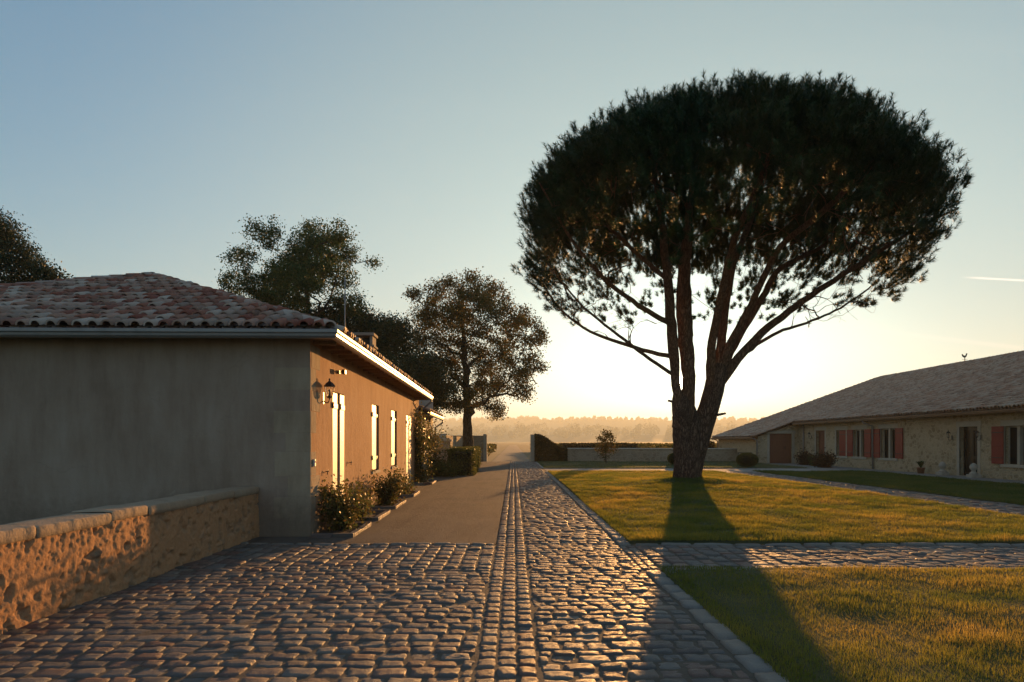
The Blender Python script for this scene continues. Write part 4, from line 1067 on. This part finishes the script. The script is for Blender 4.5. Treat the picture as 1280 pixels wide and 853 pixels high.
for wi, (a, b, za, zb) in enumerate(BW):
    mb = MB(); mb.b2((.22, a + .002, za), (.25, b - .002, zb)); w = mb.build('window', M['glass'], bld)
    surround(a, b, za, zb, w)
    mb = MB(); mid = (a + b) / 2
    if wi: mb.b2((.05, mid - .075, za), (.2, mid + .075, zb))
    for p, q in ((a, a + .05), (b - .05, b)): mb.b2((.14, p + .003, za + .003), (.19, q - .003, zb - .003))
    mb.b2((.14, a + .052, zb - .06), (.19, b - .052, zb - .004)); mb.build('mullion', M['ashlar'] if wi else M['fascia'], w, bevel=.005)
    sw = .70
    if wi == 0: red_shutter(a + .03, a + .03 + (b - a) * .70, za + .01, zb - .02, w, .03)
    else: red_shutter(a - sw, a - .02, za, zb, w); red_shutter(b + .02, b + sw, za, zb, w)
mb = MB(); n = 10; e = np.linspace(BDoor[0] + .01, BDoor[1] - .01, n + 1)
for p, q in zip(e[:-1], e[1:]): mb.b2((p + .003, YW + .14, .02), (q - .003, YW + .18, 2.08))
for zz in (.4, 1.65): mb.b2((BDoor[0] + .05, YW + .118, zz), (BDoor[1] - .05, YW + .139, zz + .14))
d = mb.build('door', M['barn_door'], bld, bevel=.004)
mb = MB(); mb.b2((BDoor[0] - .17, YW - .02, .0), (BDoor[0] - .001, YW + .04, 2.1)); mb.b2((BDoor[1] + .001, YW - .02, .0), (BDoor[1] + .17, YW + .04, 2.1)); mb.b2((BDoor[0] - .24, YW - .022, 2.102), (BDoor[1] + .24, YW + .04, 2.30))
mb.build('frame', M['ashlar'], d, bevel=.008)
MB().b2((-.9, YW + .1, 1.0), (-.86, YW + .118, 1.2)).build('handle', M['iron'], d)
# weather vane on the ridge
t = thing('weather_vane', 'small dark cockerel weather vane on the ridge of the brown roof', 'weather vane', (BX + XR, yat(1206, BX + XR), zr(XR) + .02)); t.scale = (.75,) * 3
mb = MB(); mb.tube([(0, 0, -.05), (0, 0, .6)], .035, 6); mb.tube([(-.25, 0, .32), (.25, 0, .32)], .012, 5); mb.build('pole', M['iron'], t)
ck = [(-.30, .25), (-.36, .42), (-.26, .48), (-.16, .34), (-.02, .28), (.10, .36), (.14, .52), (.20, .58), (.26, .52), (.32, .48), (.25, .44), (.22, .28), (.12, .12), (.02, .06), (-.10, .08), (-.22, .14)]
mb = MB(); mb.prism([(a * .8, b * .8 + .45) for a, b in ck], (0, -.015, 0), (1, 0, 0), (0, 0, 1), (0, 1, 0), .03); mb.build('cockerel', M['iron'], t)
# things along the facade
def bw(x, z, off=.0): return (BX - off, yat(x, BX - off), z)
lantern('wall_lantern', 'black lantern on the stone wall left of the dark double door', bw(1190, 1.72, .03), PI, 'black lanterns on the stone building', 1.2)
lantern('wall_lantern', 'black lantern on the stone wall right of the dark double door', bw(1226, 1.72, .03), PI, 'black lanterns on the stone building', 1.2)
lantern('wall_lantern', 'black lantern beside the far narrow brown door', bw(1014.5, 1.85, .03), PI, 'black lanterns on the stone building', 1.2)
def stat(lab, x):
    t = thing('stone_finial', lab, 'statue', bw(x, .006, .42), 0, 'stone finials flanking the dark door')
    MB().b2((-.2, -.2, 0), (.2, .2, .14)).build('plinth', M['stat'], t, bevel=.015)
    MB().lathe([(0, .141), (.16, .141), (.17, .19), (.10, .24), (.075, .30), (.11, .34), (.15, .40), (.155, .47), (.12, .55), (.06, .60), (.03, .62), (0, .63)], (0, 0, 0), 14).build('carved_body', M['stat'], t)
stat('pale carved stone finial to the left of the dark double door', 1178)
stat('pale carved stone finial on its plinth at the right of the dark double door', 1217)
p = bw(1151, .006, .4); t = thing('potted_plant', 'spiky dark potted plant against the stone wall', 'plant', p)
MB().lathe([(0, 0), (.14, 0), (.17, .25), (.19, .25), (.19, .29), (.15, .29), (.15, .24), (0, .24)], (0, 0, 0), 16).build('pot', M['pot'], t)
mb = MB(); rg = np.random.default_rng(4)
for k in range(70):
    a = rg.random() * 2 * PI; l = .3 + .2 * rg.random(); o = np.array([math.cos(a), math.sin(a), 0]); s_ = np.array([-math.sin(a), math.cos(a), 0]); e_ = .25 + .8 * rg.random()
    b0 = np.array([0, 0, .24]); mid = b0 + o * l * .4 * e_ + np.array([0, 0, l * .7]); tip = b0 + o * l * .85 * e_ + np.array([0, 0, l * (1 - .35 * e_)])
    mb.add([b0 - s_ * .012, b0 + s_ * .012, mid + s_ * .02, mid - s_ * .02, tip], [(0, 1, 2, 3)]); mb.add([mid - s_ * .02, mid + s_ * .02, tip], [(0, 1, 2)])
mb.build('foliage', M['leaf_dark'], t)
shrub('low_shrub', 'dark reddish shrub left of the far narrow door', 'bush', (BX - .95, 44.7, .02), .55, .6, .95, 40, 2400, .10, M['leaf_purple'], 51, 'shrubs by the far door', .13, .05)
shrub('low_shrub', 'small pale green shrub between the two reddish ones', 'bush', (BX - 1.15, 42.7, .02), .35, .4, .75, 26, 1200, .09, M['leaf_hedge'], 52, 'shrubs by the far door', .1, .05)
shrub('low_shrub', 'widest dark reddish shrub right of the far narrow door', 'bush', (BX - 1.7, 40.3, .02), .75, .75, .95, 50, 3200, .10, M['leaf_purple'], 53, 'shrubs by the far door', .13, .05)
def topiary(lab, x, y_, rx, h, seed):
    t = thing('topiary_bush', lab, 'bush', (x, y_, .03), 0, 'clipped round bushes'); rg = np.random.default_rng(seed); n = 5000
    d = rg.normal(size=(n, 3)); d /= np.linalg.norm(d, axis=1)[:, None]
    C = d * np.array([rx, rx, h * .5]) * (1 - .06 * np.abs(rg.normal(size=(n, 1)))) * (1 + .1 * (fbm(d * 2.5 + 9, 2, seed) - .5)[:, None]) + np.array([0, 0, h * .52])
    C = C[C[:, 2] > .02]
    mb = MB(); quads(mb, C, np.full(len(C), .05), seed=seed, asp=.7); mb.build('foliage', M['leaf_hedge'], t)
    u = np.linspace(-PI / 2, PI / 2, 9); MB().lathe([(rx * .9 * math.cos(a), h * .52 + h * .45 * math.sin(a)) for a in u], (0, 0, 0), 16).build('stem', M['core'], t)  # added dark core filling the leaf shell, no real stem
topiary('clipped round bush on the grass in front of the stone building', (934 - VX) / F * 40.0, 40.0, .62, .85, 61)
topiary('clipped round bush half hidden behind the left of the pine trunk', (845 - VX) / F * 44.0, 44.0, .55, .8, 62)
# small bench by the end wall
t = thing('garden_bench', 'small dark iron bench by the low wall near the barn door', 'bench', (16.1, 47.3, .02))
mb = MB()
for k in range(4): mb.b2((-.5, -.18 + k * .1, .43), (.5, -.10 + k * .1, .455))
mb.build('seat', M['iron'], t)
mb = MB(); mb.b2((-.5, .24, .72), (.5, .27, .76)); mb.b2((-.5, .24, .50), (.5, .27, .53))
for k in range(7): mb.tube([(-.48 + k * .16, .255, .53), (-.40 + k * .16, .255, .72)], .01, 5)
mb.build('backrest', M['iron'], t)
for sx in (-.47, .47):
    for sy in (-.15, .25): MB().tube([(sx, sy, 0), (sx, sy, .43 if sy < 0 else .74)], .018, 6).build('leg', M['iron'], t)

# ------------------------------------------------------------------ UMBRELLA PINE
PD = 24.0; PS = PD / F
def ip(x, y, dy=0.0):
    return np.array([(x - VX) * PS, PD + dy, H + (VY - y) * PS])
pine = thing('umbrella_pine', 'huge umbrella pine with forked trunk and dark domed crown on the lawn', 'tree', (PINE[0], PINE[1], 0))
po = np.array([PINE[0], PINE[1], 0.0])
sk = Skel()
def L_(px, rad, dys, seed):
    px = [(x, y if y > 300 else 300 - (300 - y) * .62) for x, y in px]
    sk.limb([ip(x, y, d) for (x, y), d in zip(px, dys)], rad, .3, .012, seed)
lin = lambda n, a, b: list(np.linspace(a, b, n))
# left stem and right stem, fused at the foot
L_([(858, 618), (857, 600), (855, 572), (853.5, 540), (853, 515), (854.5, 496), (855, 490)], [.37, .35, .34, .34, .33, .20, .03], [0] * 7, 1)
L_([(862, 616), (863, 600), (868, 575), (878, 542), (890, 505), (897, 478), (902, 455)], [.37, .35, .345, .35, .35, .34, .26], [.1, .1, .12, .15, .2, .25, .3], 2)
L_([(848, 535), (846.5, 500), (844, 472), (840, 440), (833, 385), (826, 340), (817, 280), (806, 210), (800, 150)], [.25, .17, .155, .19, .17, .145, .11, .07, .04], [-.05, 0, 0, -.2, -.6, -.9, -1.3, -1.7, -2], 3)
L_([(858, 535), (860.5, 500), (862.5, 472), (859, 440), (854, 395), (854, 350), (858, 300), (861, 250), (864, 200), (868, 140)], [.28, .24, .23, .265, .27, .23, .18, .14, .10, .05], [.05, .05, .05, .05, 0, 0, 0, 0, 0, 0], 16)
L_([(860, 420), (863, 390), (866, 340), (876, 270), (886, 190), (890, 120)], [.19, .165, .14, .11, .075, .03], [0, .4, .9, 1.6, 2.4, 3], 4)
L_([(893, 490), (888, 455), (891, 410), (896, 370), (904, 310), (922, 240), (935, 160), (940, 110)], [.20, .165, .14, .125, .10, .10, .06, .03], [.2, .1, -.2, -.6, -1.2, -1.9, -2.5, -2.8], 5)
L_([(900, 470), (906, 425), (913, 385), (928, 318), (955, 245), (975, 170), (985, 120)], [.21, .165, .14, .12, .11, .07, .03], [.3, .4, .6, 1.0, 1.6, 2.2, 2.6], 6)
L_([(901, 470), (914, 428), (934, 388), (961, 318), (1010, 265), (1045, 200), (1065, 160)], [.19, .14, .12, .10, .10, .06, .03], [.3, .1, -.2, -.8, -1.6, -2.4, -2.8], 7)
L_([(903, 465), (930, 418), (960, 378), (1000, 318), (1070, 270), (1125, 220)], [.18, .15, .13, .105, .07, .03], [.3, .7, 1.2, 2.0, 3.0, 3.6], 8)
L_([(900, 482), (925, 448), (962, 408), (1010, 372), (1065, 335), (1125, 295), (1175, 255)], [.19, .16, .135, .11, .085, .055, .025], [.3, .3, .2, .0, -.4, -.8, -1], 9)
L_([(860, 622), (860, 600), (861, 570), (863, 548), (866, 526), (868, 508)], [.47, .44, .44, .38, .25, .04], [.05] * 6, 15)
# low branches on the left and right
L_([(845, 470), (820, 458), (790, 438), (755, 418), (720, 392), (690, 355)], [.07, .062, .055, .045, .035, .02], [0, -.3, -.7, -1.2, -1.5, -1.6], 10)
L_([(843, 448), (815, 440), (780, 425), (740, 408), (700, 375), (668, 320)], [.085, .075, .065, .05, .04, .02], [-.2, .2, .7, 1.2, 1.5, 1.6], 11)
L_([(838, 410), (800, 395), (755, 370), (715, 335), (685, 290), (670, 250)], [.10, .085, .07, .055, .04, .02], [-.5, -1, -1.6, -2.2, -2.8, -3], 12)
L_([(830, 360), (800, 330), (765, 285), (735, 230), (720, 180)], [.09, .075, .06, .045, .02], [-.8, -.6, -.2, .4, .8], 13)
L_([(935, 440), (980, 412), (1030, 395), (1080, 375), (1130, 345), (1165, 310)], [.07, .06, .05, .042, .033, .018], [.2, .9, 1.6, 2.2, 2.6, 2.8], 14)
# dome description
DC = np.array([7.22, PD, 0.0]); AX, AY = 6.82, 6.4; Z0 = 8.75
def dome(phi, el, k=1.0):
    """point on the crown's shell"""
    a = np.stack([np.cos(phi), np.sin(phi), np.zeros_like(phi)], -1)
    lump = 1 + .09 * (fbm(np.stack([np.cos(phi) * 1.6 + 5, np.sin(phi) * 1.6 + 5, el * 2.2], -1), 2, 91) - .5) * 2
    ce = np.cos(el); se = np.sin(el)
    ch = np.where(se > 0, np.abs(ce) ** .88, ce ** 1.0)
    zz = Z0 + np.where(se > 0, 3.72 * se, 4.8 * se) * (lump if True else 1) * np.where(se > 0, .35 + .65 * k, 1)
    x = DC[0] + AX * ch * a[..., 0] * k * lump; y = DC[1] + AY * ch * a[..., 1] * k * lump
    # the left flank hangs lower than the right
    zz = zz + np.where(se < 0, -.35 * se * (a[..., 0]), 0)
    return np.stack([x, y, zz], -1)
rg = np.random.default_rng(17)
def dome_tips(n, k0, k1, elmin, elmax, pw=1.0):
    s0, s1 = math.sin(elmin), math.sin(elmax)
    el = np.arcsin(s0 + (s1 - s0) * rg.random(n) ** pw); phi = rg.random(n) * 2 * PI
    return dome(phi, el, k0 + (k1 - k0) * rg.random(n))
# extra limbs toward and away from the camera
for i in range(12):
    phi = 2 * PI * i / 12 + .2; tipp = dome(np.array([phi]), np.array([.05 + .25 * (i % 3)]), .8)[0]
    sk.attach([tipp], .14, .025, .8, 4.6, 0, 100 + i, .35, curl=.5, jit=.05)
t2 = dome_tips(150, .80, .94, -.40, 1.45); order = np.argsort(np.linalg.norm(t2 - np.array([7.4, 24, 5]), axis=1))
sk.attach(t2[order], .085, .02, .9, 4.6, 0, 200, .35, curl=.5, jit=.06)
t3 = np.concatenate([dome_tips(950, .88, 1.0, -.55, 1.5), dome_tips(420, .72, .9, .05, 1.5), dome_tips(450, .9, 1.0, .15, 1.5)])
order = np.argsort(np.linalg.norm(t3 - np.array([7.4, 24, 5]), axis=1)); t3 = t3[order]
sk.attach(t3, .034, .012, .8, 5.0, 0.02, 300, .4, curl=.45, jit=.05)
tw = np.concatenate([dome_tips(380, .55, .97, -.55, .12), dome_tips(200, .6, 1.0, -.78, -.4)]); order = np.argsort(np.linalg.norm(tw - np.array([7.4, 24, 5]), axis=1))
sk.attach(tw[order], .034, .012, .8, 4.8, 0.0, 400, .35, curl=.45, jit=.07)
for ch in range(len(sk.ch)): sk.ch[ch] = (sk.ch[ch][0] - po, sk.ch[ch][1])
mb = MB(); 
STEM = [sk.ch[0], sk.ch[1], sk.ch[10]]
for pts, rad in STEM:
    mb.tube(pts, rad, 28, cap=False)
V0 = mb.V
for i in range(3):   # furrows and root flare
    V = mb.V[i]; nz = fbm(V * np.array([5, 5, 1.2]), 4, 93) - .5
    c = np.repeat(STEM[i][0], 28, 0); d = V - c; dl = np.linalg.norm(d, axis=1)[:, None] + 1e-6
    ang = np.arctan2(d[:, 1], d[:, 0]); flare = np.exp(-np.maximum(V[:, 2], 0) / .35) * (.07 + .09 * np.sin(ang * 5 + i))
    mb.V[i] = V + d / dl * (nz * .09 + flare)[:, None]
# stubs
for (x, y, dx) in ((838, 502, -9), (904, 518, 9)):
    a = ip(x - dx * .8, y + 1) - po; b = ip(x + dx * .35, y - 1) - po; mb.tube([a, (a + b) / 2, b], [.05, .045, .035], 7)
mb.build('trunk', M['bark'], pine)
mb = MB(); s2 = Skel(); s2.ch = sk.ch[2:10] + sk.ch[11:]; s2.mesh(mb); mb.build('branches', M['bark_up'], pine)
# needle tufts: upright bottle-brush shoots
def tufts(mb, C, axis, L, rad, nn, seed, nw=.013):
    rg = np.random.default_rng(seed); n = len(C)
    axis = axis / np.linalg.norm(axis, axis=1)[:, None]
    ref = np.where(np.abs(axis[:, 2:3]) > .9, np.array([[1.0, 0, 0]]), np.array([[0, 0, 1.0]]))
    u = np.cross(axis, ref); u /= np.linalg.norm(u, axis=1)[:, None]; v = np.cross(axis, u)
    a = rg.random((n, nn)) * 2 * PI; s = rg.random((n, nn)); ln = (rad * (.75 + .5 * rg.random((n, nn))))
    rad_dir = np.cos(a)[..., None] * u[:, None] + np.sin(a)[..., None] * v[:, None]
    base = C[:, None] + axis[:, None] * (s * L[:, None])[..., None]
    fw = .75 + .5 * s
    tip = base + rad_dir * ln[..., None] + axis[:, None] * (ln * fw * .55)[..., None]
    tang = np.cross(rad_dir, axis[:, None]); w = nw * (.7 + .6 * rg.random((n, nn)))[..., None]
    V = np.stack([base - tang * w * .5, base + tang * w * .5, tip], 2).reshape(-1, 3)
    q = np.arange(n * nn)[:, None] * 3 + np.arange(3)[None]
    mb.add(V, q, 0, np.repeat(rg.random(n), nn))
TC = []; TA = []
for k, (num, sp) in enumerate(((13, .24),)):
    for j in range(num):
        off = rg.normal(0, sp, t3.shape) * np.array([1.15, 1.15, .8]) * (.45 + .55 * np.clip((t3[:, 2:3] - 6.5) / 2, 0, 1)); TC.append(t3 + off)
TC = np.concatenate(TC); rel = TC - np.array([DC[0], DC[1], 7.5]); rel /= np.linalg.norm(rel, axis=1)[:, None]
TA = rel * (1.15 - .6 * np.clip((TC[:, 2:3] - 6) / 3, 0, 1)) + np.array([0, 0, .9]) + rg.normal(0, .16, TC.shape)
ctr = np.array([DC[0], PD, Z0]); q_ = (TC - ctr) / np.array([AX, AY, 3.72]); up_ = q_[:, 2] > 0
ok = ~(up_ & (np.abs(q_) ** 2.3).sum(1).__gt__(1.10)); TC, TA = TC[ok], TA[ok]
# thin the underside so that branches and sky show through
low = np.clip((TC[:, 2] - 6.3) / 3.0, 0, 1); edge = np.clip((np.hypot((TC[:, 0] - DC[0]) / AX, (TC[:, 1] - PD) / AY) - .80) / .15, 0, 1)
keep = rg.random(len(TC)) < np.minimum(1, .06 + .94 * low ** 1.3 + .30 * edge * (np.abs(TC[:, 0] - DC[0]) > 4.5))
TC, TA = TC[keep], TA[keep]
mb = MB(); tufts(mb, TC - po, TA, (.24 + .16 * rg.random(len(TC))) * (.7 + .3 * np.clip((TC[:, 2] - 7) / 2.5, 0, 1)), .145, 58, 5, .020); mb.build('crown', M['needle'], pine)

# ------------------------------------------------------------------ BROADLEAF TREES
def tree(name, lab, base, trunk, clumps, mat, d, ntip, nleaf, ls, seed, group=None, dep=2.5, r0=.3, gap=1.0, bark='bark2', wsp=.33):
    """clumps: (px, py, radius px) at depth d; trunk: list of photo points"""
    s = d / F; rg = np.random.default_rng(seed)
    o = np.array([(base[0] - VX) * s, d, 0.0]); t = thing(name, lab, 'tree', tuple(o), 0, group)
    sk = Skel(); pts = [P(x, y, d) - o for x, y in trunk]; pts[0][2] = -.05
    sk.limb(pts, np.linspace(r0, r0 * .25, len(pts)), .5, .04, seed)
    main = []; tips = []
    tot = sum(c[2] ** 2 for c in clumps)
    for (x, y, r) in clumps:
        c = P(x, y, d) - o + np.array([0, rg.normal(0, dep * .6), 0]); main.append(c)
        n = max(4, int(ntip * r * r / tot)); q = rg.normal(size=(n, 3)); q /= np.linalg.norm(q, axis=1)[:, None]; q *= (.35 + .65 * rg.random((n, 1)) ** .6)
        tips.append(c + q * r * s * np.array([1.05, 1.15, .9]))
    tips = np.concatenate(tips); main = np.array(main)
    zm = max(1.2, pts[min(2, len(pts) - 1)][2] * .8)
    sk.attach(main[np.argsort(main[:, 2])], r0 * .5, r0 * .12, 1.0, zm, 0, seed + 1, .5, curl=.4, jit=.12)
    tips = tips[np.argsort(np.linalg.norm(tips - pts[-1], axis=1))]
    sk.attach(tips, r0 * .16, .012, .8, zm, 0, seed + 2, .5, curl=.4, jit=.08)
    mb = MB(); sk.mesh(mb); mb.build('trunk', M[bark], t)
    C = np.repeat(tips, nleaf, 0) + rg.normal(0, wsp, (len(tips) * nleaf, 3)) * np.array([1, 1, .75])
    mb = MB(); quads(mb, C, np.full(len(C), ls), seed=seed, asp=.7)
    mb.build('crown', M[mat], t)
    return t
tree('lime_tree', 'autumn tinted broad tree beside the gate wall at the end of the lane', (585, 575), [(585, 590), (585, 550), (585, 520), (583, 480), (580, 430), (577, 380)],
     [(578, 362, 22), (545, 368, 16), (528, 392, 17), (612, 368, 22), (560, 400, 28), (600, 405, 30), (642, 392, 22), (532, 425, 20), (565, 440, 28), (612, 440, 30), (655, 425, 24), (668, 450, 16), (600, 475, 26), (640, 470, 24), (560, 475, 22), (585, 505, 18), (615, 508, 15), (655, 490, 13), (560, 505, 13), (520, 372, 10)],
     'leaf_lime', 48.0, 760, 90, .125, 31, dep=3.2, r0=.42, wsp=.25)
tree('ash_tree', 'feathery tall tree rising behind the left tiled roof', (385, 575), [(385, 590), (385, 500), (386, 430), (384, 370), (384, 310)],
     [(384, 288, 24), (352, 335, 26), (395, 322, 28), (330, 360, 26), (400, 350, 28), (352, 378, 28), (415, 300, 22), (350, 308, 20), (440, 312, 16), (318, 335, 18), (372, 335, 30), (420, 345, 26), (298, 352, 18), (340, 355, 24), (395, 375, 30), (435, 380, 22), (330, 380, 22), (365, 395, 28), (290, 375, 15), (455, 315, 8)],
     'leaf_dark', 40.0, 620, 95, .11, 32, dep=2.6, r0=.3, wsp=.22)
tree('evergreen_tree', 'dense dark tree behind the chimney of the left house', (478, 575), [(478, 590), (478, 520), (478, 460), (470, 420)],
     [(440, 400, 24), (470, 412, 26), (430, 430, 28), (495, 425, 24), (465, 450, 34), (510, 450, 28), (532, 470, 24), (490, 480, 32), (545, 488, 16), (525, 500, 22), (455, 480, 28), (420, 410, 20)],
     'leaf_ever', 43.0, 1200, 70, .13, 33, dep=3.0, r0=.35, wsp=.36)
tree('dark_tree', 'dark tree cut by the left edge of the picture behind the roof', (-10, 560), [(-10, 590), (-10, 450), (-8, 370), (-5, 310)],
     [(2, 292, 20), (-25, 290, 30), (14, 320, 22), (-15, 330, 34), (22, 346, 11), (0, 360, 26), (-45, 330, 34)],
     'leaf_ever', 36.0, 700, 80, .105, 34, dep=2.5, r0=.3, wsp=.30)
tree('small_tree', 'small dark tree top peeping over the far left roof ridge', (64, 560), [(64, 590), (64, 430), (63, 360)],
     [(62, 342, 11), (72, 350, 9), (52, 358, 11), (66, 364, 13), (85, 358, 5)], 'leaf_ever', 37.0, 130, 30, .13, 35, dep=1.0, r0=.14, wsp=.25)
tree('young_tree', 'slim young tree standing alone before the low boundary wall', (758, 580), [(758, 582), (758, 570), (757, 558), (757, 542)],
     [(757, 541, 5), (764, 546, 6), (752, 549, 6), (760, 555, 8), (751, 560, 7), (766, 560, 6), (757, 567, 8)], 'leaf_lime', 47.0, 130, 13, .11, 36, dep=.3, r0=.05, wsp=.11)

# ------------------------------------------------------------------ vineyard rows and far woods
def vine_row(x0, x1, y_, h, seed, lab, dense=1.0):
    rg = np.random.default_rng(seed); n = int((x1 - x0) * 110 * dense)
    x = x0 + (x1 - x0) * rg.random(n); hh = h * (.86 + .28 * fbm(np.stack([x * .7, x * 0 + y_, x * 0], -1), 2, seed))
    C = np.stack([x, y_ + rg.normal(0, .18, n), .15 + (hh - .15) * rg.random(n) ** .75], -1)
    mb = MB(); quads(mb, C - np.array([(x0 + x1) / 2, y_, -.06]), np.full(n, .26), seed=seed, asp=.8)
    o = mb.build('vine_row', [M['leaf_vine'], M['bark2']]); o.location = ((x0 + x1) / 2, y_, -.06)
    tag(o, lab, 'vines', 'rows of vines right of the gateway' if x0 > 0 else 'rows of vines left of the track')
LABR = 'trained row of vines seen over the low boundary wall'
LABL = 'trained row of vines left of the track beyond the gate'
for i in range(10):
    vine_row(2.6, 34 + i * 3, 60 + i * 5.0, 1.22, 200 + i, LABR)
    if i < 7: vine_row(-18, -2.4, 60 + i * 6.0, 1.2, 230 + i, LABL)
hedge('long dark clipped hedge just behind the low boundary wall', 6.9, 55.5, 6.2, 1.0, 1.36, 6000, .12, 71, 0, None, 'hedge', 'leaf_ivy')
hedge('short dark hedge clump by the corner of the stone building', 15.9, 58.5, 2.4, 1.0, 1.5, 2500, .12, 72, 0, None, 'hedge', 'leaf_ivy')
def woods(name, lab, y_, y2, x0, x1, n, hmin, hmax, zb, seed, leaf, tall=.3):
    rg = np.random.default_rng(seed); C = []; S = []
    for k in range(n):
        x = x0 + (x1 - x0) * (k + rg.random() * .9) / n; yy = y_ + (y2 - y_) * rg.random()
        hh = hmin + (hmax - hmin) * rg.random() * (.45 + 1.0 * vnoise(np.array([[x * .02, 0, seed]]))[0])
        rx = hh * (.32 if rg.random() < tall else .5); m_ = 170
        q = rg.normal(size=(m_, 3)); q /= np.linalg.norm(q, axis=1)[:, None]; q *= (.55 + .45 * rg.random((m_, 1)))
        lum = 1 + .35 * (fbm(q * 1.5 + k, 2, seed) - .5)[:, None]
        C.append(q * lum * np.array([rx, rx, hh * .5]) + np.array([x, yy, zb(x, yy) + hh * .52])); 
    C = np.concatenate(C); mb = MB(); quads(mb, C, np.full(len(C), leaf), seed=seed, asp=.8)
    return tag(mb.build(name, M['far_leaf']), lab, 'woodland', kind='stuff')
hzf = lambda x, y: float(hz(np.array([x]), np.array([y]))[0]) - .8
woods('woodland', 'row of hazy round trees across the fields', 2150, 2300, -1600, 1900, 120, 24, 46, hzf, 301, 6)
woods('woodland', 'taller hazy wood behind the first row of field trees', 2700, 2950, -2300, 2700, 170, 34, 60, hzf, 302, 8)
woods('woodland', 'scattered trees on the crest of the far hills', 3900, 4050, -3700, 4200, 800, 10, 24, hzf, 303, 7)

def bird(lab, px, py, d, rz, sc):
    o_ = P(px, py, d); mb = MB()
    mb.lathe([(0, -.14), (.03, -.10), (.045, -.02), (.04, .05), (.025, .10), (0, .13)], (0, 0, 0), 8)
    R = np.array([[1, 0, 0], [0, 0, 1], [0, -1, 0]]); mb.V[0] = mb.V[0] @ R.T
    for sg in (-1, 1):
        mb.prism([(0, .05), (.12 * sg, .08), (.32 * sg, -.04), (.14 * sg, -.03), (0, -.06)], (0, 0, .01), (1, 0, .35 * sg), (0, 1, 0), (0, 0, 1), .008)
    mb.prism([(-.02, -.10), (.02, -.10), (.05, -.24), (-.05, -.24)], (0, 0, 0), (1, 0, 0), (0, 1, 0), (0, 0, 1), .008)
    ob = mb.build('bird', M['iron']); ob.location = tuple(o_); ob.rotation_euler = (0, 0, rz); ob.scale = (sc,) * 3
    tag(ob, lab, 'bird', 'birds in the sky')
bird('tiny bird flying left of the feathery tree, the upper one', 285, 304, 55, .4, .7)
bird('tiny bird flying nearest the feathery tree, the lower one', 300, 313, 50, 1.2, .8)

# ------------------------------------------------------------------ morning haze
m, t = new_mat('haze_air')
pv = t.n('ShaderNodeVolumePrincipled')
pv.inputs['Color'].default_value = (.88, .95, .86, 1)
pv.inputs['Density'].default_value = HAZE_DENSITY
pv.inputs['Anisotropy'].default_value = .2
o = t.n('ShaderNodeOutputMaterial'); t.l(pv.outputs[0], o.inputs['Volume'])
mb = MB(); mb.b2((-4950, -75, -1.1), (4950, 4500, 178)); hb = mb.build('haze', m)
tag(hb, 'golden morning haze lying over the whole place', 'haze', kind='stuff')
